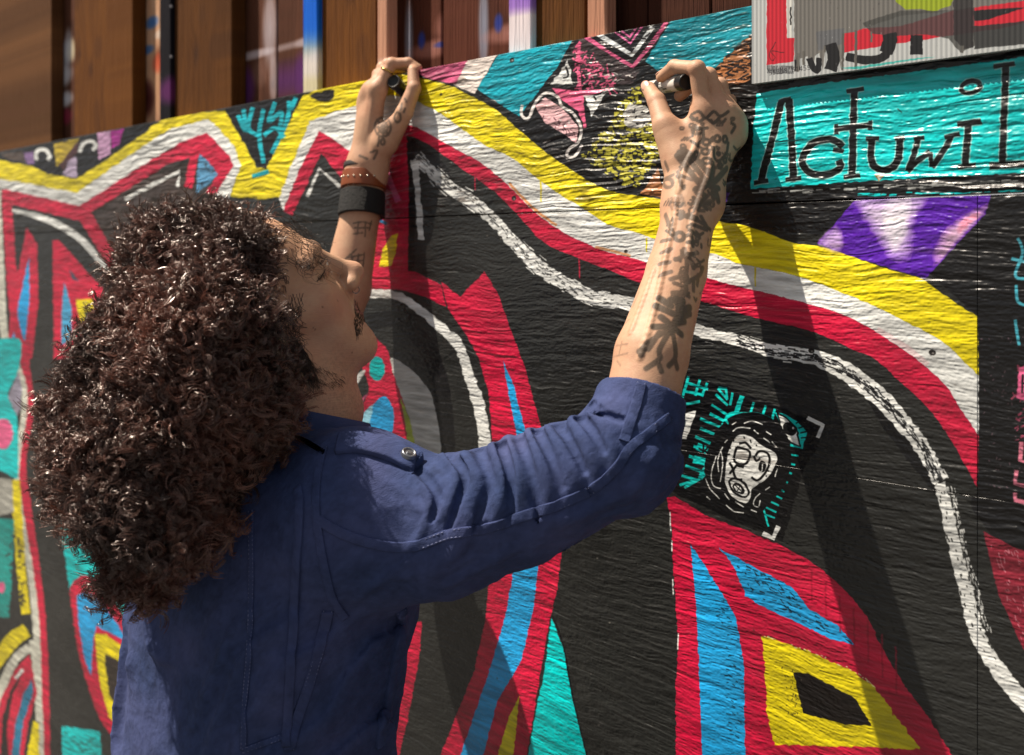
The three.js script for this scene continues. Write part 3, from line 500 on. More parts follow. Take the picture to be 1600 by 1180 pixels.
{ // narrow painted uprights beside the boards
  const strip = (bg, list) => { const c = canvas(64, 1024), x = c.getContext('2d'); x.fillStyle = bg; x.fillRect(0, 0, 64, 1024); return spray(c, list); };
  const letters = strip('#15131a', [['#6a2a6a', 30, 820, 50, 90, 0.9]]); { const x = letters.getContext('2d'); x.fillStyle = '#cfcfd2'; x.font = 'bold 58px sans-serif'; x.textAlign = 'center'; ['O', 'U', 'S', 'O', '∙', '∙'].forEach((t, i) => x.fillText(t, 32, 450 + i * 78)); }
  fenceBoard('painted_strip', 249, 266.5, 90, -0.012, 0.02, woodMat(letters), 'narrow black strip with white hand lettering');
  fenceBoard('painted_strip', 473, 496, 60, -0.012, 0.02, woodMat(strip('#cfc6a4', [['#1560d0', 32, 560, 90, 300, 1], ['#1560d0', 32, 640, 90, 150, 1], ['#d8d2d8', 32, 850, 70, 70, 0.8]])), 'narrow strip sprayed blue over cream');
  fenceBoard('painted_strip', 589, 605, 60, -0.012, 0.02, woodMat(strip('#b98a72', [['#d2cfd6', 32, 930, 60, 60, 0.9]])), 'narrow bare pinkish strip');
  fenceBoard('painted_strip', 794, 830, 40, -0.012, 0.02, woodMat(strip('#ddd2d6', [['#8a5fc0', 30, 790, 70, 60, 1], ['#d98aa8', 60, 880, 30, 120, 0.8]])), 'white strip with purple and pink spray');
  fenceBoard('painted_strip', 917, 947, 40, -0.012, 0.02, woodMat(strip('#b08068', [])), 'bare pinkish strip');
}
for (const y of [0.35, 1.2, 2.3]) part('rail', boardGeo(-4.2, 1.3, y, y + 0.09, -0.125, -0.078, 0.002, (x, yy) => [yy * 4, x * 0.6]), wB, fence);

// ---- corrugated plastic sign on the wall, upper right
{
  const W = 1400, H = 1000, [sL] = wallAt(1175, 100, 0.0095), yAt = (u, v) => wallAt(u, v, 0.0095)[1], yB = yAt(1175, 131), wS = 0.62, hS = 0.44;
  const c = canvas(W, H), x = c.getContext('2d'), M = (u, v) => { const [s, y] = wallAt(u, v, 0.0095); return [(s - sL) / wS * W, H - (y - yB) / hS * H]; };
  const poly = (col, pts, al = 1) => { x.globalAlpha = al; x.fillStyle = col; x.beginPath(); rough(pts, 1, true).forEach((p, i) => { const m = M(...p); i ? x.lineTo(...m) : x.moveTo(...m); }); x.fill(); x.globalAlpha = 1; };
  const line = (col, pts, w) => poly(col, band(pts, w, { smooth: pts.length > 2 }));
  const z = (X, Y) => [1160 + X / 3.636, Y / 3.636], Zs = (l) => l.map((p) => z(...p));
  x.fillStyle = '#b4b8b8'; x.fillRect(0, 0, W, H);
  poly('#c01e30', Zs([[142, -600], [252, -600], [252, 215], [296, 215], [292, 350], [138, 372]])); poly('#c9cac4', Zs([[252, -80], [284, -80], [284, 215], [252, 215]]));
  poly('#c01e30', Zs([[540, 170], [900, 150], [1200, 60], [1700, -20], [1700, 110], [1470, 160], [1100, 215], [800, 260], [560, 300]]));
  poly('#6e6c68', Zs([[284, -600], [1700, -600], [1700, -10], [1200, 60], [900, 90], [640, 180], [575, 190], [560, 395], [540, 260], [470, 290], [460, 400], [440, 300], [410, 320], [400, 400], [370, 320], [330, 330], [320, 410], [298, 405]]));
  poly('#8fa01c', Zs([[850, -300], [1250, -300], [1190, 30], [1080, 68], [1010, 50], [930, 55], [870, 10]])); poly('#5b5f66', Zs([[420, 180], [580, 160], [570, 250], [430, 290]]), 0.7);
  poly('#3f3e3c', Zs([[680, 130], [900, 60], [1180, 60], [1320, 40], [1320, 260], [1240, 300], [1170, 220], [1050, 195], [860, 205], [740, 190]]), 0.8); poly('#201f20', Zs([[1200, -80], [1310, -80], [1310, 270], [1260, 280], [1200, 220]]), 0.75); poly('#2a2a2a', Zs([[1310, 150], [1700, 110], [1700, 240], [1320, 280]]), 0.9); poly('#1c1b1d', Zs([[1310, 60], [1620, 40], [1400, 110], [1320, 120]]));
  line('#131315', Zs([[500, 250], [520, 330], [500, 400]]), 19); line('#131315', Zs([[590, 320], [680, 340], [770, 335], [830, 290], [835, 200]]), 13); line('#131315', Zs([[835, 190], [840, 230], [815, 300]]), 22); line('#131315', Zs([[990, 200], [990, 310]]), 19); line('#131315', Zs([[380, 330], [400, 380], [430, 400], [435, 330]]), 9); line('#131315', Zs([[310, 340], [315, 400]]), 8); line('#131315', Zs([[276, 40], [275, 140]]), 2.5);
  for (const [a, b, e, w] of [[645, 170, 395, 4], [572, 190, 400, 3.5], [318, 300, 405, 5], [350, 290, 370, 4], [470, 260, 300, 3], [735, 180, 240, 3.5], [1250, 260, 300, 4]]) line('#5f5d58', Zs([[a, b], [a - 2, e]]), w);
  line('#5a1018', Zs([[190, 240], [150, 310], [170, 345], [185, 330], [165, 290], [240, 300]]), 1.3);
  let bx = 142; while (bx < 292) { const w = rr(1.2, 4.5); poly('#1a1a1e', Zs([[bx, 374], [bx + w, 373], [bx + w, 418], [bx, 420]])); bx += w + rr(1.5, 4); }
  x.fillStyle = '#1a1a1e'; x.font = '17px monospace'; const tp = M(...z(150, 434)); x.fillText('55368 61455', tp[0], tp[1] - 2);
  poly('#12a89c', Zs([[560, 385], [640, 380], [1000, 330], [1100, 322], [640, 396]]), 0.7);
  for (let i = 0; i < 900; i++) { x.globalAlpha = rr(0.1, 0.5); x.fillStyle = rnd() < 0.6 ? '#1a1a1a' : '#d0d0d0'; x.fillRect(rnd() * W, rnd() * H, rr(0.6, 2), rr(0.8, 5)); } x.globalAlpha = 1;
  // the sheet itself: flutes are real ribs
  const g = [], nF = 130, pos = [], uv = [], idx = [], th = 0.004;
  for (let i = 0; i <= nF * 4; i++) { const X = i / (nF * 4) * wS, zz = 0.0095 + 0.00032 * Math.cos(i / 4 * 2 * Math.PI); for (const [Y, Zv] of [[yB, zz - th], [yB, zz], [yB + hS, zz], [yB + hS, zz - th]]) { pos.push(sL + X, Y, Zv); uv.push(X / wS, (Y - yB) / hS); } if (i) for (let k = 0; k < 3; k++) { const a = (i - 1) * 4 + k; idx.push(a, a + 4, a + 1, a + 1, a + 4, a + 5); } }
  const G = new THREE.BufferGeometry(); G.setAttribute('position', new THREE.Float32BufferAttribute(pos, 3)); G.setAttribute('uv', new THREE.Float32BufferAttribute(uv, 2)); G.setIndex(idx); G.computeVertexNormals();
  const sg = base('plastic_sign', [-WN[0] * WC, 0, -WN[2] * WC], wallTurn);
  tag(sg, 'ribbed grey plastic sign with red print and black spray drips above teal lettering', 'sign');
  part('sheet', G, new THREE.MeshStandardMaterial({ map: canvasTex(c), roughness: 0.42, side: THREE.DoubleSide }), sg);
  part('back_sheet', boardGeo(sL, sL + wS, yB, yB + hS, 0.0006, 0.0052, 0.0005, (a, b) => [a, b]), new THREE.MeshStandardMaterial({ color: '#9a9c9b', roughness: 0.5 }), sg);
}
// ---------------------------------------------------------------- bodies from distance fields
const smin = (a, b, k) => { const h = Math.max(k - Math.abs(a - b), 0) / k; return Math.min(a, b) - h * h * k * 0.25; };
const smax = (a, b, k) => -smin(-a, -b, k);
function cone(A, ra, B, rb) {                 // tapered capsule
  const [ax, ay, az] = A, bx = B[0] - ax, by = B[1] - ay, bz = B[2] - az, L2 = bx * bx + by * by + bz * bz;
  return (x, y, z) => { const px = x - ax, py = y - ay, pz = z - az, t = clamp((px * bx + py * by + pz * bz) / L2, 0, 1), dx = px - bx * t, dy = py - by * t, dz = pz - bz * t; return Math.sqrt(dx * dx + dy * dy + dz * dz) - (ra + (rb - ra) * t); };
}
const ball = (A, r) => (x, y, z) => Math.hypot(x - A[0], y - A[1], z - A[2]) - r;
function blend(list, k) { return (x, y, z) => { let d = list[0](x, y, z); for (let i = 1; i < list.length; i++) d = smin(d, list[i](x, y, z), k); return d; }; }
function gradient(f, p, e = 0.0008) {
  const [x, y, z] = p, g = [f(x + e, y, z) - f(x - e, y, z), f(x, y + e, z) - f(x, y - e, z), f(x, y, z + e) - f(x, y, z - e)], l = Math.hypot(...g) || 1;
  return [g[0] / l, g[1] / l, g[2] / l];
}
function netMesh(f, lo, hi, cell) {           // surface nets
  const nx = Math.ceil((hi[0] - lo[0]) / cell) + 1, ny = Math.ceil((hi[1] - lo[1]) / cell) + 1, nz = Math.ceil((hi[2] - lo[2]) / cell) + 1, v = new Float32Array(nx * ny * nz), B = 6, far = B * cell * 0.87 * 1.6 + 0.004;
  for (let i0 = 0; i0 < nx; i0 += B) for (let j0 = 0; j0 < ny; j0 += B) for (let k0 = 0; k0 < nz; k0 += B) {
    const d = f(lo[0] + (i0 + B / 2) * cell, lo[1] + (j0 + B / 2) * cell, lo[2] + (k0 + B / 2) * cell), skip = Math.abs(d) > far;
    for (let i = i0; i < Math.min(i0 + B, nx); i++) for (let j = j0; j < Math.min(j0 + B, ny); j++) for (let k = k0; k < Math.min(k0 + B, nz); k++) v[(i * ny + j) * nz + k] = skip ? d : f(lo[0] + i * cell, lo[1] + j * cell, lo[2] + k * cell);
  }
  const id = new Int32Array(nx * ny * nz).fill(-1), pos = [], idx = [], E = [[0, 1], [2, 3], [4, 5], [6, 7], [0, 2], [1, 3], [4, 6], [5, 7], [0, 4], [1, 5], [2, 6], [3, 7]], c = new Float32Array(8);
  for (let i = 0; i < nx - 1; i++) for (let j = 0; j < ny - 1; j++) for (let k = 0; k < nz - 1; k++) {
    let m = 0;
    for (let q = 0; q < 8; q++) { c[q] = v[((i + (q >> 2)) * ny + j + ((q >> 1) & 1)) * nz + k + (q & 1)]; if (c[q] < 0) m |= 1 << q; }
    if (m === 0 || m === 255) continue;
    let sx = 0, sy = 0, sz = 0, n = 0;
    for (const [a, b] of E) if ((c[a] < 0) !== (c[b] < 0)) { const t = c[a] / (c[a] - c[b]); sx += lerp(a >> 2, b >> 2, t); sy += lerp((a >> 1) & 1, (b >> 1) & 1, t); sz += lerp(a & 1, b & 1, t); n++; }
    id[(i * ny + j) * nz + k] = pos.length / 3;
    pos.push(lo[0] + (i + sx / n) * cell, lo[1] + (j + sy / n) * cell, lo[2] + (k + sz / n) * cell);
  }
  const at = (i, j, k) => id[(i * ny + j) * nz + k];
  for (let i = 1; i < nx - 1; i++) for (let j = 1; j < ny - 1; j++) for (let k = 1; k < nz - 1; k++) {
    const a = v[(i * ny + j) * nz + k] < 0;
    for (let ax = 0; ax < 3; ax++) {
      const b = v[((i + (ax === 0)) * ny + j + (ax === 1)) * nz + k + (ax === 2)] < 0; if (a === b) continue;
      const q = ax === 0 ? [at(i, j - 1, k - 1), at(i, j, k - 1), at(i, j, k), at(i, j - 1, k)] : ax === 1 ? [at(i - 1, j, k - 1), at(i - 1, j, k), at(i, j, k), at(i, j, k - 1)] : [at(i - 1, j - 1, k), at(i, j - 1, k), at(i, j, k), at(i - 1, j, k)];
      if (q.some((w) => w < 0)) continue;
      a ? idx.push(q[0], q[1], q[2], q[0], q[2], q[3]) : idx.push(q[0], q[2], q[1], q[0], q[3], q[2]);
    }
  }
  const p = new Float32Array(pos), nor = new Float32Array(pos.length);
  for (let i = 0; i < p.length; i += 3) {
    for (let s = 0; s < 2; s++) { const q = [p[i], p[i + 1], p[i + 2]], g = gradient(f, q, cell * 0.4), d = clamp(f(...q), -cell * 0.6, cell * 0.6); for (let a = 0; a < 3; a++) p[i + a] -= g[a] * d; }
    nor.set(gradient(f, [p[i], p[i + 1], p[i + 2]], cell * 0.5), i);
  }
  const g = new THREE.BufferGeometry();
  g.setAttribute('position', new THREE.BufferAttribute(p, 3)); g.setAttribute('normal', new THREE.BufferAttribute(nor, 3)); g.setIndex(idx);
  return g;
}
function paintGeo(g, f) {                     // vertex colours and a plain uv in metres
  const p = g.attributes.position, n = g.attributes.normal, c = new Float32Array(p.count * 3), uv = new Float32Array(p.count * 2);
  for (let i = 0; i < p.count; i++) {
    const q = [p.getX(i), p.getY(i), p.getZ(i)];
    c.set(f(q, [n.getX(i), n.getY(i), n.getZ(i)]), i * 3); uv.set([(q[0] * 0.75 + q[2] * 0.75) * 4, q[1] * 4], i * 2);
  }
  g.setAttribute('color', new THREE.BufferAttribute(c, 3)); g.setAttribute('uv', new THREE.BufferAttribute(uv, 2));
  return g;
}
// where the line of sight through a photo pixel meets a body
function hit(u, v, f, z0 = 0.7, z1 = 2) {
  const dx = (u - CX) / FPX, dy = -(v - HY) / FPX, L = Math.hypot(dx, dy, 1);
  for (let Z = z0, i = 0; i < 400 && Z < z1; i++) { const d = f(dx * Z, CAMY + dy * Z, -Z); if (d < 0.0002) return [dx * Z, CAMY + dy * Z, -Z]; Z += Math.max(d * 0.6, 0.0003) / L; }
  return null;
}
const add = (a, b, k = 1) => [a[0] + b[0] * k, a[1] + b[1] * k, a[2] + b[2] * k], sub = (a, b) => [a[0] - b[0], a[1] - b[1], a[2] - b[2]], dot = (a, b) => a[0] * b[0] + a[1] * b[1] + a[2] * b[2];
const cross = (a, b) => [a[1] * b[2] - a[2] * b[1], a[2] * b[0] - a[0] * b[2], a[0] * b[1] - a[1] * b[0]], unit = (a) => { const l = Math.hypot(...a) || 1; return [a[0] / l, a[1] / l, a[2] / l]; };
// a strip of cloth or leather lying on a body along points: half width hw, thickness th
function ribbon(f, pts, hw, th, lift = 0) {
  const pos = [], idx = [], n = pts.length;
  pts.forEach((p, i) => {
    const N = gradient(f, p, 0.003), T = unit(sub(pts[Math.min(n - 1, i + 1)], pts[Math.max(0, i - 1)])), S = unit(cross(T, N)), w = typeof hw === 'function' ? hw(i / (n - 1)) : hw;
    const prof = [[-w, -0.003], [-w, th * 0.6], [-w * 0.86, th], [0, th * 1.12], [w * 0.86, th], [w, th * 0.6], [w, -0.003]];
    for (const [a, b] of prof) { let q = add(add(p, S, a), N, b + lift); if (w > 0.004 && b > 0) { const d = f(...q); q = add(q, N, (b + lift) - d); } pos.push(...q); }
    if (i) for (let k = 0; k < 6; k++) { const a = (i - 1) * 7 + k; idx.push(a, a + 7, a + 1, a + 1, a + 7, a + 8); }
  });
  for (const [o, fl] of [[0, 0], [(n - 1) * 7, 1]]) for (let k = 1; k < 6; k++) fl ? idx.push(o, o + k + 1, o + k) : idx.push(o, o + k, o + k + 1);
  const g = new THREE.BufferGeometry(); g.setAttribute('position', new THREE.Float32BufferAttribute(pos, 3)); g.setIndex(idx); g.computeVertexNormals();
  return g;
}
// ---------------------------------------------------------------- the man: joints
const bodyR = unit([0.743, 0, 0.669]), bodyF = [bodyR[2], 0, -bodyR[0]], UP = [0, 1, 0];   // his right and his front
const J = {
  shR: P(563, 770, 1.05), elR: P(985, 712, 0.985), wrR: P(1083, 300, 1.10),
  shL: P(290, 680, 1.26), elL: P(480, 606, 1.48), wrL: P(571, 268, 1.552),
  neck: P(470, 640, 1.165),
};
// head frame
const hf0 = [0.90, 0, -0.436], tilt = 32 * Math.PI / 180, hR = [0.436, 0, 0.90];
const hF = [hf0[0] * Math.cos(tilt), Math.sin(tilt), hf0[2] * Math.cos(tilt)], hU = [-hf0[0] * Math.sin(tilt), Math.cos(tilt), -hf0[2] * Math.sin(tilt)];
const HO = add(add(P(579, 546, 1.215), hF, -0.088), hU, 0.10);
const H = (x, y, z) => add(add(add(HO, hR, x), hU, y), hF, z);
const ell = (c, r) => (x, y, z) => { const q = [x - HO[0], y - HO[1], z - HO[2]], a = (dot(q, hR) - c[0]) / r[0], b = (dot(q, hU) - c[1]) / r[1], d = (dot(q, hF) - c[2]) / r[2], k = Math.hypot(a, b, d); return (k - 1) * Math.min(...r) * (k < 1 ? 1 : 1); };
const headBase = blend([
  ell([0, 0.038, -0.012], [0.076, 0.098, 0.098]), ell([0, -0.012, 0.04], [0.060, 0.088, 0.056]),
  cone(H(0.054, -0.052, 0.0), 0.013, H(0.024, -0.089, 0.072), 0.013), cone(H(-0.054, -0.052, 0.0), 0.013, H(-0.024, -0.089, 0.072), 0.013), cone(H(-0.013, -0.086, 0.082), 0.0135, H(0.013, -0.086, 0.082), 0.0135),
  ball(H(0, -0.062, 0.066), 0.028), cone(H(0.034, -0.050, 0.05), 0.022, H(0.026, -0.076, 0.058), 0.019), cone(H(-0.034, -0.050, 0.05), 0.022, H(-0.026, -0.076, 0.058), 0.019), cone(H(0.048, -0.012, 0.052), 0.017, H(0.058, -0.004, 0.012), 0.014), cone(H(-0.048, -0.012, 0.052), 0.017, H(-0.058, -0.004, 0.012), 0.014),
], 0.021);
const sockets = [1, -1].map((s) => ball(H(s * 0.036, 0.020, 0.104), 0.0235));
const features = [
  cone(H(-0.026, 0.040, 0.083), 0.0075, H(0.026, 0.040, 0.083), 0.0075), cone(H(0.030, 0.040, 0.083), 0.008, H(0.050, 0.034, 0.066), 0.006), cone(H(-0.030, 0.040, 0.083), 0.008, H(-0.050, 0.034, 0.066), 0.006),
];
const nose = blend([cone(H(0, 0.026, 0.094), 0.0085, H(0, -0.008, 0.116), 0.0100), ball(H(0, -0.012, 0.1195), 0.0106), ball(H(0.0122, -0.0190, 0.107), 0.0080), ball(H(-0.0122, -0.0190, 0.107), 0.0080), cone(H(0, -0.02, 0.106), 0.006, H(0, -0.036, 0.096), 0.005)], 0.012);
const nostrils = [1, -1].map((s) => cone(H(s * 0.0072, -0.0265, 0.1105), 0.0042, H(s * 0.007, -0.015, 0.106), 0.003));
const lips = blend([cone(H(-0.017, -0.0475, 0.089), 0.0052, H(0, -0.044, 0.0955), 0.0062), cone(H(0.017, -0.0475, 0.089), 0.0052, H(0, -0.044, 0.0955), 0.0062), cone(H(-0.014, -0.0555, 0.089), 0.0056, H(0, -0.057, 0.0945), 0.0072), cone(H(0.014, -0.0555, 0.089), 0.0056, H(0, -0.057, 0.0945), 0.0072)], 0.003);
const lids = [1, -1].map((s) => ball(H(s * 0.033, 0.0215, 0.0785), 0.0138));
const slits = [1, -1].map((s) => ell([s * 0.034, 0.0205, 0.093], [0.0125, 0.0022, 0.010]));
const ear = [1, -1].map((s) => blend([cone(H(s * 0.077, 0.022, -0.012), 0.006, H(s * 0.086, 0.004, -0.020), 0.005), cone(H(s * 0.076, -0.024, -0.004), 0.0065, H(s * 0.086, 0.004, -0.020), 0.005)], 0.008));
const neckF = blend([cone(add(J.neck, UP, -0.06), 0.066, add(J.neck, UP, 0.01), 0.059), cone(add(J.neck, UP, 0.0), 0.057, H(0, -0.045, -0.015), 0.055), cone(add(add(J.neck, bodyR, 0.03), bodyF, 0.035), 0.018, H(0.05, -0.05, -0.02), 0.02), cone(add(add(J.neck, bodyF, 0.045), UP, 0.0), 0.016, H(0, -0.082, 0.03), 0.016)], 0.026);
const headF = (x, y, z) => {
  let d = headBase(x, y, z);
  if (d > 0.09) return Math.min(d, neckF(x, y, z));
  d = smax(d, -sockets[0](x, y, z), 0.018); d = smax(d, -sockets[1](x, y, z), 0.018);
  for (const f of features) d = smin(d, f(x, y, z), 0.014);
  d = smin(d, nose(x, y, z), 0.010);
  d = smin(d, lids[0](x, y, z), 0.006); d = smin(d, lids[1](x, y, z), 0.006);
  d = smin(d, lips(x, y, z), 0.006);
  for (const f of nostrils) d = smax(d, -f(x, y, z), 0.002);
  for (const f of slits) d = smax(d, -f(x, y, z), 0.0015);
  for (const f of ear) d = smin(d, f(x, y, z), 0.006);
  return smin(d, neckF(x, y, z), 0.022);
};
// hands: palm from the wrist to the knuckles, every finger a chain of its own
function makeHand(wr, wristPair, fingers, thumb, extra, back) {
  const palm = blend([...wristPair, ...fingers.map((f, i) => cone(wr, 0.0165, f[0], 0.0125)), ...fingers.slice(1).map((f, i) => cone(fingers[i][0], 0.0118, f[0], 0.0118)), ...extra], 0.012);
  const chain = (f, r) => blend(f.slice(1).map((b, i) => cone(f[i], r[i], b, r[i + 1])), 0.003);
  const fs = fingers.map((f, i) => chain(f, i === 3 ? [0.0096, 0.0077, 0.0067, 0.0057] : [0.0106, 0.0088, 0.0076, 0.0064]));
  const tend = fingers.flatMap((f) => [cone(add(wr, back, 0.0115), 0.004, add(f[0], back, 0.0085), 0.0046), ball(add(f[0], back, 0.0032), 0.0100), ball(add(f[1], unit(sub(f[1], add(f[0], f[2], 0.0).map((v, i) => (f[0][i] + f[2][i]) / 2))), 0.0012), 0.0080)]);
  const th = chain(thumb, [0.0160, 0.0128, 0.0102, 0.0078]);
  return (x, y, z) => {
    let d = palm(x, y, z); if (d > 0.12) return d;
    let f = fs[0](x, y, z); for (let i = 1; i < 4; i++) f = smin(f, fs[i](x, y, z), 0.0012);
    d = smin(d, f, 0.008);
    if (d < 0.012) for (const t of tend) d = smin(d, t(x, y, z), 0.004);
    return smin(d, th(x, y, z), 0.009);
  };
}
const F3 = (l) => l.map((q) => P(...q));
const handR = makeHand(P(1084, 292, 1.113), [cone(P(1067, 318, 1.108), 0.0205, P(1064, 250, 1.124), 0.0172), cone(P(1100, 318, 1.110), 0.0205, P(1116, 250, 1.122), 0.016)],
  [F3([[1100, 174, 1.128], [1089, 108, 1.122], [1054, 104, 1.145], [1034, 120, 1.166]]), F3([[1130, 177, 1.130], [1107, 119, 1.130], [1082, 132, 1.150], [1062, 150, 1.160]]), F3([[1144, 193, 1.134], [1124, 135, 1.142], [1100, 148, 1.158], [1086, 166, 1.164]]), F3([[1146, 212, 1.138], [1138, 160, 1.148], [1118, 166, 1.158], [1104, 180, 1.162]])],
  F3([[1060, 252, 1.126], [1038, 195, 1.134], [1026, 158, 1.152], [1013, 138, 1.170]]), [cone(P(1066, 250, 1.122), 0.018, P(1046, 205, 1.134), 0.014), cone(P(1052, 215, 1.134), 0.0105, P(1088, 195, 1.130), 0.010)], unit([0.62, 0.1, 0.78]));
const handL = makeHand(P(574, 252, 1.562), [cone(P(562, 275, 1.562), 0.0208, P(574, 190, 1.560), 0.0142), cone(P(583, 275, 1.560), 0.0208, P(602, 205, 1.540), 0.0152)],
  [F3([[590, 140, 1.539], [612, 100, 1.539], [638, 98, 1.538], [653, 106, 1.538]]), F3([[582, 142, 1.557], [606, 101, 1.567], [630, 103, 1.572], [642, 110, 1.574]]), F3([[577, 152, 1.568], [598, 106, 1.587], [620, 107, 1.594], [630, 109, 1.597]]), F3([[573, 165, 1.574], [590, 117, 1.600], [608, 110, 1.610], [618, 109, 1.614]])],
  F3([[606, 222, 1.538], [632, 176, 1.518], [647, 138, 1.518], [645, 111, 1.527]]), [cone(P(600, 225, 1.542), 0.017, P(616, 196, 1.528), 0.012)], unit([-0.1, 0.05, 1]));
const foreR = blend([cone(P(1000, 640, 1.0), 0.036, P(1018, 555, 1.02), 0.0362), cone(P(1018, 555, 1.02), 0.0362, P(1057, 425, 1.070), 0.0305), cone(P(1057, 425, 1.070), 0.0305, P(1082, 315, 1.108), 0.0272)], 0.006);
const foreL = blend([cone(J.elL, 0.040, P(541, 450, 1.545), 0.0370), cone(P(541, 450, 1.545), 0.0370, P(563, 335, 1.558), 0.0290), cone(P(563, 335, 1.558), 0.0290, P(572, 262, 1.562), 0.0260)], 0.006);
const vein = (f, l, r) => { const q = l.map(([u, v]) => hit(u, v, f, 0.9)).filter(Boolean).map((p) => add(p, gradient(f, p, 0.002), -r * 0.75)); return q.slice(1).map((p, i) => cone(q[i], r, p, r)); };
const armR0 = (x, y, z) => smin(foreR(x, y, z), handR(x, y, z), 0.02);
const veinsR = [[[1000, 560], [1018, 500], [1030, 450], [1040, 400], [1052, 350], [1056, 310]], [[985, 520], [1004, 470], [1022, 420]], [[1060, 300], [1070, 262], [1086, 230], [1092, 200]], [[1075, 400], [1082, 350], [1094, 310], [1108, 270], [1114, 230]]].flatMap((l) => vein(armR0, spline(l, 6), 0.0019));
const armR = (x, y, z) => { let d = armR0(x, y, z); if (d < 0.006) for (const v of veinsR) d = smin(d, v(x, y, z), 0.0035); return d; };
const armL = (x, y, z) => smin(foreL(x, y, z), handL(x, y, z), 0.02);

// ---------------------------------------------------------------- jacket
const rowsT = [ // height below the eye line, sideways shift, front shift, half width, half depth
  [-0.185, 0.0, 0.0, 0.07, 0.07], [-0.205, 0.0, 0.005, 0.105, 0.088], [-0.245, 0.0, 0.005, 0.165, 0.108], [-0.30, 0.0, 0.0, 0.186, 0.122], [-0.36, 0.0, 0.0, 0.182, 0.124], [-0.50, 0.0, 0.0, 0.168, 0.118], [-0.62, 0.0, 0.0, 0.172, 0.12], [-0.75, 0, 0, 0.178, 0.122],
];
const torsoC = (y) => { const t = (-0.2 - y) / 0.33; return [-0.262 - 0.026 * t, 0, -1.168 + 0.018 * t]; };
function torso(x, y, z) {
  const yy = y - CAMY, yc = clamp(yy, -0.75, -0.185); let i = 0; while (i < rowsT.length - 2 && yc < rowsT[i + 1][0]) i++;
  const A = rowsT[i], B = rowsT[i + 1], t = sstep(0, 1, (yc - A[0]) / (B[0] - A[0])), c = torsoC(yc), qx = x - c[0], qz = z - c[2];
  const a = qx * bodyR[0] + qz * bodyR[2], b = qx * bodyF[0] + qz * bodyF[2], wa = lerp(A[3], B[3], t), wb = lerp(A[4], B[4], t), e = Math.pow(Math.pow(Math.abs(a / wa), 2.4) + Math.pow(Math.abs(b / wb), 2.4), 1 / 2.4);
  const d = (e - 1) * Math.min(wa, wb) * 0.92, o = yy < -0.75 ? -0.75 - yy : yy > -0.185 ? yy + 0.185 : 0;
  return o > 0 ? Math.hypot(Math.max(d, 0), o) : d;
}
const cuffR = [P(1004, 612, 1.005), unit(sub(P(1083, 300, 1.10), P(985, 712, 0.985)))];
const slU = unit(sub(J.elR, J.shR)), slL = Math.hypot(...sub(J.elR, J.shR));
const slTop = unit(add(UP, slU, -dot(UP, slU))), slSide = cross(slU, slTop);
const fuL = unit(sub(J.wrR, J.elR));
function jacketRaw(x, y, z) {
  let d = torso(x, y, z);
  // right sleeve
  const up = cone(P(566, 800, 1.05), 0.092, P(900, 742, 0.995), 0.062)(x, y, z);
  return [d, up];
}
const sleeveU = blend([cone(P(566, 820, 1.06), 0.086, P(690, 824, 1.035), 0.068), cone(P(690, 824, 1.035), 0.067, P(880, 752, 1.0), 0.052), cone(P(880, 752, 1.0), 0.052, P(972, 712, 0.985), 0.050)], 0.012);
const sleeveF = blend([cone(P(976, 708, 0.985), 0.050, P(996, 650, 1.0), 0.0405), cone(P(996, 650, 1.0), 0.0405, P(1013, 580, 1.012), 0.0372)], 0.008);
const sleeveL = blend([cone(J.shL, 0.08, J.elL, 0.05), cone(J.elL, 0.048, P(490, 575, 1.445), 0.044)], 0.02);
const capR = (x, y, z) => (x - cuffR[0][0]) * cuffR[1][0] + (y - cuffR[0][1]) * cuffR[1][1] + (z - cuffR[0][2]) * cuffR[1][2];
const shoulderF = blend([cone(P(480, 748, 1.14), 0.046, P(560, 780, 1.06), 0.074), cone(P(420, 730, 1.2), 0.05, J.shL, 0.07)], 0.04);
const crease = (f, p) => Math.pow(Math.abs(Math.cos(f)), p);
const ridge = (f, sharp) => Math.pow(Math.cos(f) ** 2, sharp * 1.15);
const sleeveBase = (x, y, z) => smin(sleeveU(x, y, z), sleeveF(x, y, z), 0.012);
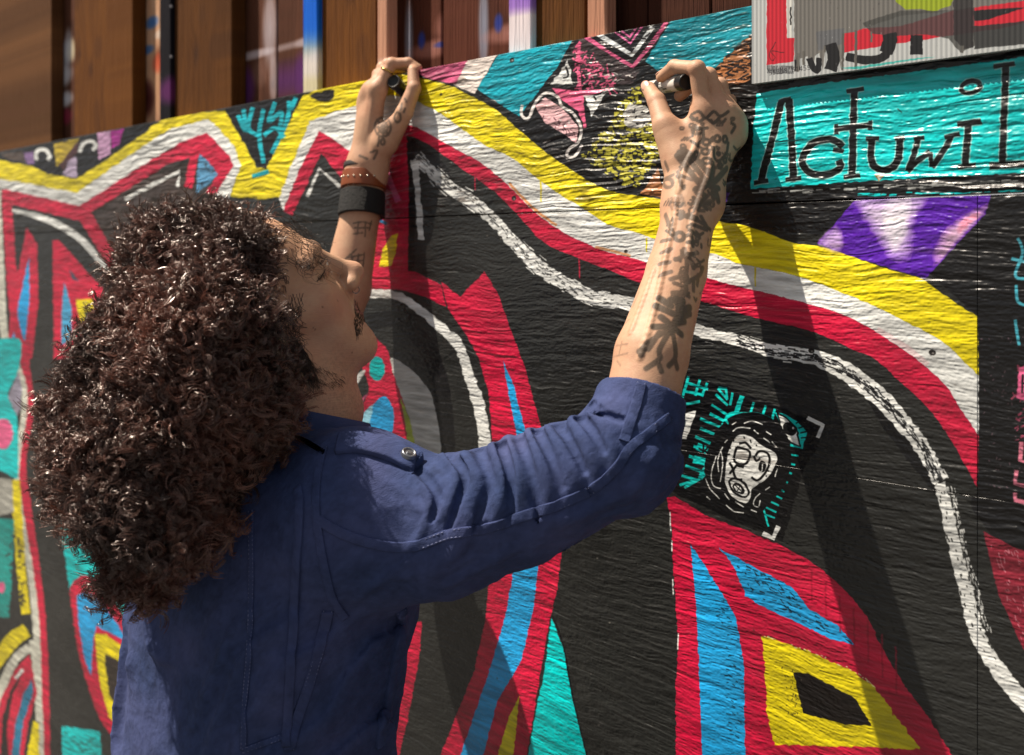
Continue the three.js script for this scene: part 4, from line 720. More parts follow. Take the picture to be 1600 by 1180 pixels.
const foldLines = [ // crests of the sleeve folds, thickness at start and end
  [[[694, 716], [714, 742], [702, 784], [686, 810]], 0.011, 0.004], [[[726, 716], [744, 752], [730, 792], [714, 838], [700, 860]], 0.012, 0.003], [[[768, 694], [788, 744], [782, 784], [766, 826]], 0.011, 0.004], [[[792, 684], [806, 722], [814, 776], [826, 806]], 0.010, 0.003],
  [[[826, 672], [846, 720], [857, 768], [858, 812], [852, 836]], 0.012, 0.003], [[[848, 662], [874, 696], [908, 748]], 0.010, 0.004], [[[876, 644], [902, 666], [924, 714], [932, 742], [930, 776]], 0.012, 0.004], [[[900, 632], [940, 662], [976, 672]], 0.009, 0.003], [[[918, 616], [934, 642], [956, 692], [962, 730]], 0.010, 0.004],
  [[[660, 740], [672, 790], [660, 830], [640, 856]], 0.008, 0.003], [[[624, 900], [690, 890], [740, 868]], 0.006, 0.002], [[[560, 930], [620, 890], [680, 850]], 0.008, 0.002], [[[700, 910], [780, 868], [850, 826], [900, 800]], 0.008, 0.003], [[[975, 780], [1000, 748], [1030, 700]], 0.007, 0.003],
  [[[590, 745], [630, 770], [656, 800]], 0.006, 0.002], [[[936, 606], [966, 622], [1006, 650]], 0.007, 0.003], [[[930, 626], [970, 656], [1010, 672]], 0.006, 0.003],
].map(([l, r0, r1]) => { const q = spline(l, 5).map(([u, v]) => hit(u, v, sleeveBase)).filter(Boolean), n = q.length; const pt = q.map((p, i) => [add(p, gradient(sleeveBase, p, 0.004), -0.0006), lerp(r0, r1, i / Math.max(1, n - 1)) * 0.66]); return pt.slice(1).map(([p, r], i) => cone(pt[i][0], pt[i][1], p, r)); });
const grooveLines = [ // sharp creases beside the crests
  [[704, 712], [728, 744], [716, 788], [700, 830]], [[748, 702], [766, 750], [754, 792], [740, 826]], [[782, 690], [798, 740], [800, 786], [796, 814]], [[810, 680], [828, 730], [836, 780], [842, 812]], [[838, 668], [862, 716], [878, 760]], [[864, 654], [890, 688], [914, 736]], [[890, 640], [922, 668], [944, 704]], [[910, 622], [944, 650], [974, 658]], [[648, 728], [684, 772], [676, 812]],
].map((l) => { const pt = spline(l, 5).map(([u, v]) => hit(u, v, sleeveBase)).filter(Boolean).map((p) => add(p, gradient(sleeveBase, p, 0.004), 0.0016)), n = pt.length; return pt.slice(1).map((p, i) => cone(pt[i], 0.0062 * (1 - 0.6 * i / n), p, 0.0062 * (1 - 0.6 * (i + 1) / n))); });
const jacketF = (x, y, z) => {
  let t = torso(x, y, z); const su = sleeveU(x, y, z), sf = sleeveF(x, y, z), sl = sleeveL(x, y, z), sh = shoulderF(x, y, z);
  const m = Math.min(t, su, sf, sl, sh); if (m > 0.05) return m - 0.012;
  // folds of the right sleeve: bunched across the upper side, sliding to long diagonals underneath
  const q = [x - J.shR[0], y - J.shR[1], z - J.shR[2]], s = dot(q, slU), up = dot(q, slTop), side = dot(q, slSide), ang = Math.atan2(side, up);
  const wob = noise3(x * 16, y * 16, z * 16) - 0.5, wob2 = noise3(x * 38 + 9, y * 38, z * 38) - 0.5;
  const bunch = sstep(0.05, 0.13, s) * (1 - sstep(0.30, 0.36, s)), top = sstep(-0.55, 0.75, Math.cos(ang - 0.25));
  const amp = 0.35 + 0.65 * noise3(s * 21 + 3, ang * 0.7 + 4, 2.5);
  const foldT = 0;
  const foldB = ridge(s * 19 + ang * 2.1 + wob * 3, 2.2) * 0.007 * sstep(0.02, 0.1, s) * (1 - top);
  const nearF = su < 0.03 || sf < 0.03;
  const q2 = [x - J.elR[0], y - J.elR[1], z - J.elR[2]], s2 = dot(q2, fuL), in2 = sstep(0.0, 0.7, dot(unit(q2), unit(add(slU, fuL, -1))) * -1);
  const foldE = crease(s2 * 85 + wob * 2.6 + side * 16, 0.8) * 0.004 * sstep(-0.04, 0.01, s2) * (1 - sstep(0.03, 0.055, s2));
  const wrk = Math.pow(1 - Math.abs(2 * noise3(x * 34 + 5, y * 34, z * 34) - 1), 4) * 0.0042 + Math.pow(1 - Math.abs(2 * noise3(x * 80, y * 80 + 3, z * 80) - 1), 3) * 0.0016;
  const su2 = su - wrk * (0.2 + 0.3 * bunch) - foldT - foldB - wob2 * 0.0025, sf2 = sf - wrk * 0.4 - foldE - wob2 * 0.002;
  // folds of the back
  const c = torsoC(y - CAMY), a = (x - c[0]) * bodyR[0] + (z - c[2]) * bodyR[2], yy = y - CAMY;
  const diag = ridge((a * 0.88 - yy * 0.475) * 105 + wob * 2.2, 1.1) * 0.0055 * sstep(0.03, 0.10, a) * sstep(-0.3, -0.4, yy) + ridge((yy + a * 0.35) * 17 + wob * 4, 3) * 0.006 * (1 - sstep(-0.02, 0.06, a)) * sstep(-0.28, -0.36, yy) + ridge(a * 30 + yy * 5 + wob * 2.5, 3) * 0.006 * sstep(-0.05, -0.14, a);
  const t2 = t - wrk * 0.22 - diag - wob * 0.004 - wob2 * 0.0012;
  let d = smin(smin(t2, sh - wob * 0.006, 0.04), sl, 0.03);
  d = smin(d, su2, 0.028);
  d = smin(d, sf2, 0.012);
  if (nearF && d < 0.03) for (const l of foldLines) { let m = 1; for (const c of l) { const v = c(x, y, z); if (v < m) m = v; } if (m < 0.02) d = smin(d, m - wob2 * 0.002, 0.0065); }
  if (nearF && d < 0.02) for (const l of grooveLines) { let m = 1; for (const c of l) { const v = c(x, y, z); if (v < m) m = v; } if (m < 0.012) d = smax(d, -m, 0.004); }
  // cuff: cut square, with a rolled edge
  const e = capR(x, y, z), far = Math.hypot(x - cuffR[0][0], y - cuffR[0][1], z - cuffR[0][2]);
  if (far < 0.14) { const roll = Math.max(-(e + 0.040), e, sf - 0.0042 - wob2 * 0.003); d = smin(d, roll, 0.003); d = smax(d, e, 0.004); }
  return d;
};
// trousers and shoes, below the frame
const hip = [-0.30, CAMY - 0.78, -1.13], legs = [1, -1].map((s) => { const h = add(hip, bodyR, s * 0.085), k = add(add(h, UP, -0.37), bodyF, 0.03), a = [k[0] + bodyR[0] * s * 0.02 - bodyF[0] * 0.05, 0.09, k[2] + bodyR[2] * s * 0.02 - bodyF[2] * 0.05]; return { h, k, a }; });
const trousersF = blend([cone(add(hip, bodyR, 0.06), 0.125, add(hip, bodyR, -0.06), 0.125), ...legs.flatMap((l) => [cone(l.h, 0.105, l.k, 0.075), cone(l.k, 0.075, l.a, 0.062)])], 0.05);
const person = base('person', [hip[0], 0, hip[2]]);
tag(person, 'curly haired man in a navy jacket drawing on the painted wall with a marker', 'person');
const pIn = (name, geo, mat, label, parent = person) => { geo.translate(-hip[0], 0, -hip[2]); return part(name, geo, mat, parent, label); };
const box3 = (pts, m) => [[0, 1, 2].map((k) => Math.min(...pts.map((p) => p[k])) - m), [0, 1, 2].map((k) => Math.max(...pts.map((p) => p[k])) + m)];

// ---- tattoos: strokes drawn in photo pixels are carried onto the skin and kept as points with a width
const ink = [];
function tattoo(f, list, w, strength = 0.85, z0 = 0.9) {
  for (const l of list) {
    const q = l.length > 2 ? spline(l, 5) : l; let last = null;
    for (let i = 0; i < q.length - 1; i++) { const a = q[i], b = q[i + 1], n = Math.max(1, Math.ceil(Math.hypot(b[0] - a[0], b[1] - a[1]) / 2)); for (let k = 0; k <= n; k++) { const h = hit(lerp(a[0], b[0], k / n), lerp(a[1], b[1], k / n), f, z0); if (h) ink.push([h[0], h[1], h[2], w * 0.5 * 0.00068 * (z0 > 1 ? 0.6 : 0.58), strength]); } }
  }
}
const O = (u, v, a, b = a, r = 0) => { const e = ellipse(u, v, a, b, r, 10); e.push(e[0]); return e; };
const t4 = (X, Y) => [960 + X / 3.93, 70 + Y / 3.93], t5 = (X, Y) => [900 + X / 3.371, 300 + Y / 3.371], T4 = (l) => l.map((p) => t4(...p)), T5 = (l) => l.map((p) => t5(...p));
tattoo(armR, [T4([[470, 430], [520, 410], [560, 450], [610, 410], [650, 440], [700, 410]]), T4([[470, 440], [520, 470], [560, 450], [610, 480], [650, 440]]), T4([[480, 560], [500, 510], [540, 520], [545, 570], [510, 610], [470, 590]]), T4([[500, 520], [570, 510]]), T4([[510, 620], [545, 640]]), T4(O(565, 598, 22, 17)), T4(O(632, 577, 17, 20)), T4(O(558, 655, 22, 17)), T4(O(505, 675, 12, 18)), T4(O(568, 712, 25, 18)), T4(O(680, 580, 12, 20)), T4(O(640, 668, 8, 8)), T4([[612, 630], [615, 690], [640, 715], [680, 680]]), T4([[700, 600], [690, 660], [660, 700]]), T4(O(650, 742, 10, 16)), T4(O(680, 710, 9, 15)), T4([[720, 480], [740, 500], [720, 540]])], 9);
tattoo(armR, [T4([[385, 680], [450, 760], [520, 850]]), T4([[400, 660], [470, 720], [560, 830]]), T4([[420, 640], [500, 700], [585, 800]])], 17, 0.8);
tattoo(armR, [T4([[610, 750], [580, 850], [500, 890]]), T4([[530, 830], [600, 850], [690, 760]]), T4([[570, 840], [620, 900], [640, 960]]), T4([[600, 800], [610, 940]]), T4([[590, 870], [640, 880]])], 18, 0.8);
tattoo(armR, [T4([[500, 905], [540, 960], [590, 1010]]), T4([[490, 1000], [540, 960], [585, 915]]), T4([[490, 960], [600, 960]]), T4([[530, 910], [560, 920]]), T4([[515, 1015], [550, 1020]]), T4([[310, 720], [330, 770]]), T4([[290, 830], [360, 800]]), T4(O(330, 850, 28, 26)), T4([[390, 780], [410, 860]]), T4([[400, 800], [480, 830]])], 11, 0.7);
tattoo(armR, [[330, 950], [350, 940], [370, 935], [390, 930], [410, 925]].map(([x, y]) => T4([[x, y], [x + 24, y + 60]])), 8, 0.45);
tattoo(armR, [T5([[620, 30], [690, 90]]), T5([[640, 90], [690, 20]]), T5([[625, 60], [705, 60]]), T5([[540, 120], [640, 150], [710, 200]]), T5([[550, 140], [590, 120], [640, 140]]), T5([[600, 200], [650, 240]]), T5([[660, 130], [690, 180]]), T5([[610, 170], [690, 200]]), T5(O(545, 235, 24, 22)), T5([[590, 265], [640, 260]]), T5([[612, 240], [615, 285]])], 12, 0.8);
tattoo(armR, [T5([[560, 310], [600, 330], [640, 320]]), T5([[540, 350], [580, 340], [630, 390]]), T5([[570, 300], [585, 360], [580, 440]]), T5([[600, 350], [620, 400]]), T5([[500, 460], [560, 450], [580, 520], [510, 530]]), T5([[520, 480], [570, 500]]), T5([[580, 480], [650, 440], [670, 400]]), T5([[620, 460], [620, 520]]), T5([[645, 440], [640, 490]]), T5([[560, 520], [595, 550]]), T5([[440, 380], [490, 370]]), T5([[450, 320], [500, 300]]), T5([[440, 440], [500, 420]]), T5([[450, 260], [490, 250]]), T5([[470, 120], [500, 200]])], 13, 0.72);
tattoo(armR, [T5([[500, 570], [560, 570], [550, 600]]), T5([[530, 560], [540, 640], [500, 740]]), T5([[440, 560], [500, 600]]), T5([[420, 600], [510, 640]]), T5([[540, 630], [600, 610]]), T5([[550, 660], [600, 640]]), T5([[530, 690], [570, 680]]), T5([[450, 660], [500, 700]]), T5([[520, 720], [555, 750]]), T5([[410, 710], [480, 710]])], 20, 0.85);
tattoo(armR, [T5([[490, 740], [440, 830], [440, 880], [370, 930]]), T5([[510, 740], [525, 830], [520, 880], [490, 915]]), T5([[430, 890], [450, 945]]), T5([[520, 880], [535, 930]]), T5([[480, 730], [400, 780], [330, 840]]), T5([[380, 790], [340, 860]]), T5([[440, 740], [380, 830]])], 14, 0.8);
tattoo(armR, [T5([[210, 810], [270, 800]]), T5([[240, 790], [225, 860]]), T5([[190, 870], [270, 850]]), T5([[215, 890], [235, 915]]), T5([[280, 670], [250, 700]]), T5([[330, 530], [300, 600]])], 5, 0.4);
const tl = (X, Y) => [490 + X / 3.93, 60 + Y / 3.93], TL = (l) => l.map((p) => tl(...p));
tattoo(armL, [TL(O(425, 545, 50, 58)), TL(O(425, 545, 28, 34)), TL([[375, 545], [475, 545]]), TL([[425, 490], [425, 600]]), TL([[390, 500], [460, 590]]), TL([[390, 590], [460, 500]]), TL([[400, 610], [395, 660]]), TL(O(425, 635, 12, 18)), TL([[350, 700], [390, 690], [370, 740]]), TL(O(515, 485, 20, 30)), TL([[540, 400], [535, 440]]), TL([[560, 370], [570, 390]]), TL([[560, 430], [555, 450]]), TL([[280, 720], [330, 740]])], 9, 0.75, 1.3);
const t5b = (X, Y) => [500 + X / 2.667, Y / 2.667], TB = (l) => l.map((p) => t5b(...p));
tattoo(armL, [TB([[140, 930], [180, 925], [215, 935]]), TB([[145, 950], [210, 950]]), TB([[160, 925], [155, 975]]), TB([[190, 925], [188, 985]]), TB([[215, 920], [205, 960]]), TB([[140, 975], [175, 970]]), TB([[105, 1080], [150, 1040]]), TB([[110, 1075], [185, 1060]]), TB([[130, 1060], [140, 1110]]), TB([[160, 1060], [155, 1105]]), TB([[185, 1055], [180, 1110]]), TB([[120, 1095], [180, 1085]])], 6, 0.75, 1.3);
for (const [poly, n] of [[T5([[560, 20], [720, 20], [690, 330], [640, 560], [470, 560], [500, 300]]), 46], [T4([[480, 470], [720, 440], [740, 560], [650, 900], [500, 900], [400, 700]]), 40]]) { // small filler motifs
  const xs = poly.map((q) => q[0]), ys = poly.map((q) => q[1]);
  for (let i = 0; i < n; i++) {
    const u = rr(Math.min(...xs), Math.max(...xs)), v = rr(Math.min(...ys), Math.max(...ys)), k = rnd(), a = rr(0, 3), r = rr(2.5, 5);
    if (k < 0.3) tattoo(armR, [O(u, v, r, r * 0.8, a)], 6, 0.75); else if (k < 0.6) for (let j = 0; j < 3; j++) tattoo(armR, [[[u + j * 4, v], [u + j * 4 + Math.cos(a) * 7, v + Math.sin(a) * 7]]], 6, 0.75); else tattoo(armR, [[[u, v], [u + Math.cos(a) * 6, v + 5], [u + Math.cos(a) * 12, v + 2]]], 8, 0.8);
  }
}
const cellI = 0.004, inkGrid = new Map(), ik = (x, y, z) => Math.floor(x / cellI) + ',' + Math.floor(y / cellI) + ',' + Math.floor(z / cellI);
for (const p of ink) { const r = Math.ceil(p[3] / cellI) + 0; for (let a = -r; a <= r; a++) for (let b = -r; b <= r; b++) for (let c = -r; c <= r; c++) { const k = ik(p[0] + a * cellI, p[1] + b * cellI, p[2] + c * cellI); if (!inkGrid.has(k)) inkGrid.set(k, []); inkGrid.get(k).push(p); } }
const inkAt = (q) => { let m = 0; for (const p of inkGrid.get(ik(...q)) ?? []) { const d = Math.hypot(q[0] - p[0], q[1] - p[1], q[2] - p[2]); m = Math.max(m, p[4] * (1 - sstep(p[3] * 0.8, p[3] * 1.2 + 0.0003, d))); } return m; };

// ---- skin
const skinBase = [0.50, 0.29, 0.185];
const moles = [[484, 476], [504, 480], [490, 512], [493, 515], [550, 551], [473, 505], [528, 470]].map(([u, v]) => hit(u, v, headF)).filter(Boolean);
const mouthC = H(0, -0.052, 0.098), cheek = H(0.045, -0.02, 0.06), noseT = H(0, -0.012, 0.12);
function skinTone(q, head) {
  const n = noise3(q[0] * 60, q[1] * 60, q[2] * 60) - 0.5, n2 = noise3(q[0] * 300, q[1] * 300, q[2] * 300) - 0.5, n3 = noise3(q[0] * 900, q[1] * 900, q[2] * 900) - 0.5;
  let c = skinBase.map((v, i) => v * (1 + n * [0.10, 0.22, 0.24][i] + n2 * [0.07, 0.14, 0.14][i] + n3 * 0.07));
  const mix = (t, b) => { c = c.map((v, i) => lerp(v, b[i], clamp(t, 0, 1))); };
  if (head) {
    const dist = (p) => Math.hypot(q[0] - p[0], q[1] - p[1], q[2] - p[2]);
    mix(0.45 * (1 - sstep(0.01, 0.04, dist(cheek))), [0.48, 0.21, 0.15]); mix(0.4 * (1 - sstep(0.006, 0.02, dist(noseT))), [0.5, 0.22, 0.16]);
    if (lips(...q) < 0.0016) mix(0.8, [0.36, 0.13, 0.11]);
    for (const m of moles) mix(0.85 * (1 - sstep(0.0006, 0.0016, dist(m))), [0.10, 0.045, 0.03]);
    const l = [dot(sub(q, HO), hR), dot(sub(q, HO), hU), dot(sub(q, HO), hF)], jaw = sstep(-0.045, -0.075, l[1]) * sstep(0.09, 0.02, l[2]) * sstep(0.02, 0.045, Math.abs(l[0]));
    mix(jaw * sstep(0.52, 0.75, noise3(q[0] * 700, q[1] * 700, q[2] * 700)) * 0.3, [0.14, 0.09, 0.07]);
  } else mix(inkAt(q), [0.034, 0.037, 0.031]);
  return c;
}
const headGeo = paintGeo(netMesh(headF, ...box3([HO, J.neck], 0.17), 0.0021), (q) => skinTone(q, true));
const armRGeo = paintGeo(netMesh(armR, ...box3([J.elR, P(1050, 90, 1.12), P(1150, 200, 1.14), P(1000, 560, 1.0), P(1005, 130, 1.19), P(1150, 200, 1.06)], 0.03), 0.00125), (q) => skinTone(q, false));
const armLGeo = paintGeo(netMesh(armL, ...box3([J.elL, P(600, 80, 1.55), P(655, 100, 1.55), P(545, 420, 1.45), P(615, 110, 1.60)], 0.05), 0.0017), (q) => skinTone(q, false));
const skinMat = new THREE.MeshPhysicalMaterial({ vertexColors: true, roughness: 0.52, specularIntensity: 0.7, bumpMap: grayTex(256, 256, (x, y) => noise2(x * 0.5, y * 0.5, 61) * 0.5 + noise2(x * 0.22, y * 0.22, 62) * 0.5), bumpScale: 0.00025 });
skinMat.bumpMap.repeat.set(6, 6);
const core = blend([cone(add(J.neck, UP, -0.02), 0.05, add(hip, UP, 0.1), 0.095), cone(add(J.neck, UP, -0.10), 0.045, P(566, 825, 1.06), 0.04), cone(add(J.neck, UP, -0.09), 0.05, J.shL, 0.04), cone(P(566, 825, 1.06), 0.042, P(690, 826, 1.035), 0.04), cone(P(690, 826, 1.035), 0.04, P(880, 755, 1.0), 0.034), cone(P(880, 755, 1.0), 0.034, P(968, 712, 0.99), 0.03), cone(P(968, 712, 0.99), 0.03, P(1000, 640, 1.0), 0.03), cone(J.shL, 0.042, J.elL, 0.03)], 0.012);
pIn('skin', mergeGeometries([headGeo, armRGeo, armLGeo, paintGeo(netMesh(core, ...box3([J.neck, hip, J.shR, J.shL, J.elR, J.elL], 0.12), 0.01), (q) => skinTone(q, false))]), skinMat);

// ---- hair strands laid on the face
const strandMat = new THREE.MeshPhysicalMaterial({ color: new THREE.Color().setRGB(0.028, 0.016, 0.011), roughness: 0.36 });
function tufts(name, roots, len, dirf, r, curl = 0, label) {
  const gs = [];
  for (const h of roots) {
    if (!h) continue;
    const N = gradient(headF, h, 0.0015), D = unit(add(dirf(h), [rr(-1, 1), rr(-1, 1), rr(-1, 1)], 0.22)), L = len * rr(0.55, 1.15), pts = [], side = cross(N, D), ph = rr(0, 6);
    for (let i = 0; i <= 6; i++) { const t = i / 6; pts.push(add(add(add(h, D, L * t), N, 0.0005 + L * 0.18 * Math.sin(t * 2.4)), side, curl * Math.sin(t * 5 + ph) * t)); }
    gs.push(tubeGeo(pts, (t) => r * (1 - 0.75 * t), 3, false));
  }
  const m = gs.length ? pIn(name, mergeGeometries(gs), strandMat, label) : null; if (m) m.userData.kind = 'stuff'; return m;
}
const inPoly = (poly, n) => { const out = [], xs = poly.map((p) => p[0]), ys = poly.map((p) => p[1]); let g = 0; while (out.length < n && g++ < n * 60) { const x = rr(Math.min(...xs), Math.max(...xs)), y = rr(Math.min(...ys), Math.max(...ys)); let r = false; for (let i = 0, j = poly.length - 1; i < poly.length; j = i++) { const [a, b] = poly[i], [c, d] = poly[j]; if ((b > y) !== (d > y) && x < (c - a) * (y - b) / (d - b) + a) r = !r; } if (r) { const h = hit(x, y, headF); if (h && headF(...h) < 0.003) out.push(h); } } return out; };
const scr = (dx, dy) => unit([dx, -dy, 0]);
tufts('eyebrow', inPoly([[478, 412], [500, 396], [512, 400], [506, 410], [486, 424]], 150), 0.010, () => scr(-1, 0.5), 0.00028);
tufts('eyelashes', inPoly([[494, 432], [506, 424], [508, 428], [498, 438]], 22), 0.006, () => scr(0.4, 1), 0.00022);
tufts('moustache', inPoly([[552, 468], [562, 466], [570, 480], [569, 500], [563, 522], [556, 524], [552, 505], [553, 488]], 320), 0.011, () => scr(-0.25, 1), 0.00026);
tufts('sideburn', inPoly([[455, 520], [472, 535], [484, 565], [492, 590], [480, 596], [462, 585], [452, 555]], 330), 0.024, () => scr(0.35, 1), 0.00025, 0.003);
tufts('beard_stubble', inPoly([[480, 560], [505, 575], [540, 590], [530, 605], [500, 605], [478, 600]], 240), 0.005, () => scr(0.6, 0.8), 0.00018);
{ // lash line and lid fold of the near eye
  const l = (q) => q.map(([u, v]) => hit(u, v, headF)).filter(Boolean).map((h) => add(h, gradient(headF, h, 0.001), 0.0004)), gs = [[[495, 440], [500, 434], [505, 427], [508, 421]]].map((q) => l(spline(q, 4))).filter((q) => q.length > 2).map((q) => tubeGeo(q, 0.0005, 5));
  if (gs.length) pIn('lash_line', mergeGeometries(gs), strandMat).userData.kind = 'stuff';
}
// eyes
for (const s of [1, -1]) {
  const e = H(s * 0.033, 0.0215, 0.0785), g = new THREE.SphereGeometry(0.0122, 24, 16).translate(...e);
  const eye = pIn('eye', g, new THREE.MeshPhysicalMaterial({ color: '#d9d2c8', roughness: 0.2 }));
  const look = unit(add(hF, hU, 0.15)), ig = new THREE.SphereGeometry(0.0062, 16, 10).translate(...add(e, look, 0.0069)); ig.translate(-hip[0], 0, -hip[2]);
  part('iris', ig, new THREE.MeshPhysicalMaterial({ color: '#2a1509', roughness: 0.12 }), eye);
}
{ // nose ring
  const c = H(0.0135, -0.0275, 0.107), g = new THREE.TorusGeometry(0.0042, 0.0006, 8, 20); g.lookAt(new THREE.Vector3(...hR)); g.translate(...c);
  pIn('nose_ring', g, new THREE.MeshStandardMaterial({ color: '#8a8580', metalness: 1, roughness: 0.25 }));
}

// ---- jacket
const clothBump = grayTex(512, 512, (x, y) => 0.5 + 0.55 * (noise2(x * 0.9, y * 0.9, 72) - 0.5) + 0.3 * (noise2(x * 0.35, y * 0.35, 71) - 0.5) + 0.6 * (noise2(x * 0.06, y * 0.06, 73) - 0.5));
clothBump.repeat.set(2.4, 2.4);
const clothMat = new THREE.MeshPhysicalMaterial({ vertexColors: true, roughness: 0.88, specularIntensity: 0.35, sheen: 0.12, sheenColor: new THREE.Color('#7f86b0'), sheenRoughness: 0.5, bumpMap: clothBump, bumpScale: 0.0006 });
const navy = [0.041, 0.057, 0.142];
const clothTone = (q) => { const n = noise3(q[0] * 22, q[1] * 22, q[2] * 22) - 0.5, n2 = noise3(q[0] * 130, q[1] * 130, q[2] * 130) - 0.5, n3 = noise3(q[0] * 620, q[1] * 620, q[2] * 620) - 0.5; const k = 1 + n * 0.5 + n2 * 0.35 + n3 * 0.35; return [navy[0] * k * (1 + n * 0.3), navy[1] * k, navy[2] * k * (1 - n * 0.1)]; };
const jacket = pIn('jacket', paintGeo(netMesh(jacketF, [-0.60, CAMY - 0.86, -1.62], [0.24, CAMY + 0.03, -0.84], 0.0036), clothTone), clothMat);
const jk = (name, geo, label, mat = clothMat) => { if (!geo.attributes.color && mat === clothMat) paintGeo(geo, clothTone); return pIn(name, geo, mat, label, jacket); };
const onJ = (l, n = 14) => spline(l, n).map(([u, v]) => hit(u, v, jacketF)).filter(Boolean).filter((p, i, a) => !i || Math.hypot(...sub(p, a[i - 1])) < 0.03);
const threadMat = new THREE.MeshStandardMaterial({ color: '#6a7196', roughness: 0.8 });
function stitches(pts, off, step = 0.0042) {  // a row of thread dashes beside a seam
  const gs = []; let acc = 0;
  for (let i = 0; i < pts.length - 1; i++) {
    const a = pts[i], b = pts[i + 1], L = Math.hypot(...sub(b, a)), T = unit(sub(b, a));
    for (; acc < L; acc += step) { const p = add(a, T, acc), N = gradient(jacketF, p, 0.002), S = cross(T, N); let q = add(p, S, off); const dq = jacketF(...q); if (Math.abs(dq) > 0.003) continue; q = add(q, N, 0.0011 - dq); gs.push(tubeGeo([add(q, T, -step * 0.3), add(q, N, 0.0004), add(q, T, step * 0.3)], 0.00042, 4)); }
    acc -= L;
  }
  return gs;
}
const thread = [];
function seam(l, hw, th, label, st = true) {
  const p = onJ(l); if (p.length < 3) return;
  jk('seam', ribbon(jacketF, p, hw, th, 0.0006), label);
  if (st) thread.push(...stitches(p, hw * 0.7), ...stitches(p, -hw * 0.7));
}
seam([[506, 702], [497, 740], [494, 790], [499, 840], [508, 890], [520, 935], [540, 966]], 0.0042, 0.0014);
seam([[466, 762], [469, 800], [463, 900], [457, 1000], [451, 1090], [448, 1165]], 0.0046, 0.0022);
seam([[392, 800], [393, 900], [390, 1000], [384, 1080], [380, 1172]], 0.0030, 0.0009);
seam([[512, 955], [500, 1010], [484, 1065], [462, 1130], [452, 1172]], 0.0056, 0.0012);
seam([[497, 812], [540, 836], [600, 853], [650, 853], [700, 836], [760, 826], [820, 806], [870, 790], [920, 768]], 0.0048, 0.0013);
seam([[925, 765], [960, 735], [985, 700], [1010, 680], [1046, 652]], 0.0044, 0.0013);
seam([[1002, 600], [994, 632], [984, 662], [975, 690]], 0.0050, 0.0013);
seam([[380, 1172], [415, 1160], [448, 1150]], 0.003, 0.001);
seam([[627, 955], [622, 1010], [612, 1060], [602, 1110], [592, 1165]], 0.0060, 0.0035);
if (thread.length) jk('stitching', mergeGeometries(thread), null, threadMat).userData.kind = 'stuff';
{ // epaulette with a button
  const p = onJ([[528, 694], [560, 692], [600, 702], [632, 716], [655, 730]], 8);
  if (p.length > 4) {
    const e = jk('epaulette', ribbon(jacketF, p, (t) => 0.0145 * (t > 0.9 ? 1 - (t - 0.9) * 5 : 1), 0.0035, 0.0025)), c = p[Math.floor(p.length * 0.78)], N = gradient(jacketF, c, 0.003), g = new THREE.CylinderGeometry(0.0075, 0.0082, 0.0028, 24), rim = new THREE.TorusGeometry(0.0062, 0.0011, 8, 24).rotateX(Math.PI / 2).translate(0, 0.0016, 0), hub = new THREE.CylinderGeometry(0.0024, 0.0028, 0.0022, 16).translate(0, 0.0014, 0), G = mergeGeometries([g, rim, hub]);
    G.applyQuaternion(new THREE.Quaternion().setFromUnitVectors(new THREE.Vector3(0, 1, 0), new THREE.Vector3(...N))); G.translate(...add(c, N, 0.0075)); G.translate(-hip[0], 0, -hip[2]);
    part('button', G, new THREE.MeshStandardMaterial({ color: '#8d9096', metalness: 0.9, roughness: 0.35 }), e);
  }
}
{ // stand collar with a zip round its foot
  const prof = [[0.000, 0.000], [0.004, 0.020], [0.003, 0.040], [-0.002, 0.050], [-0.006, 0.049], [-0.004, 0.030], [-0.005, 0.000]], n = 48, pos = [], idx = [], c0 = add(add(J.neck, UP, -0.052), bodyF, -0.004), ax = unit(add(UP, bodyF, 0.28));
  const A = unit(cross(ax, bodyF)), B = cross(A, ax), ring = (k, dr, h) => { const a = k / n * 2 * Math.PI, rx = 0.074 + dr + 0.004 * Math.sin(a * 5), rz = 0.078 + dr; return add(add(add(c0, A, Math.cos(a) * rx), B, Math.sin(a) * rz), ax, h); };
  for (let k = 0; k <= n; k++) { for (const [dr, h] of prof) pos.push(...ring(k, dr, h)); if (k) for (let i = 0; i < 7; i++) { const a = (k - 1) * 7 + i, b = (k - 1) * 7 + (i + 1) % 7; idx.push(a, b, a + 7, b, b + 7, a + 7); } }
  const g = new THREE.BufferGeometry(); g.setAttribute('position', new THREE.Float32BufferAttribute(pos, 3)); g.setIndex(idx); g.computeVertexNormals();
  const col = jk('collar', g), teeth = [];
  const zp = onJ([[452, 681], [470, 688], [488, 697], [508, 709]], 16); let acc = 0;
  for (let k = 1; k < zp.length; k++) { const L = Math.hypot(...sub(zp[k], zp[k - 1])), T = unit(sub(zp[k], zp[k - 1])); for (; acc < L; acc += 0.0017) { const q = add(zp[k - 1], T, acc), N = gradient(jacketF, q, 0.003), S = cross(T, N), B = new THREE.BoxGeometry(0.0011, 0.0034, 0.0016), M = new THREE.Matrix4().makeBasis(new THREE.Vector3(...T), new THREE.Vector3(...S), new THREE.Vector3(...N)); B.applyMatrix4(M); B.translate(...add(add(q, N, 0.0022), S, (teeth.length % 2 ? 1 : -1) * 0.0009)); teeth.push(B); } acc -= L; }
  if (!teeth.length) teeth.push(new THREE.BoxGeometry(0.001, 0.003, 0.001).translate(...J.neck));
  const z = mergeGeometries(teeth); z.translate(-hip[0], 0, -hip[2]);
  part('zip', z, new THREE.MeshStandardMaterial({ color: '#b8b0a0', metalness: 1, roughness: 0.3 }), jacket);
}
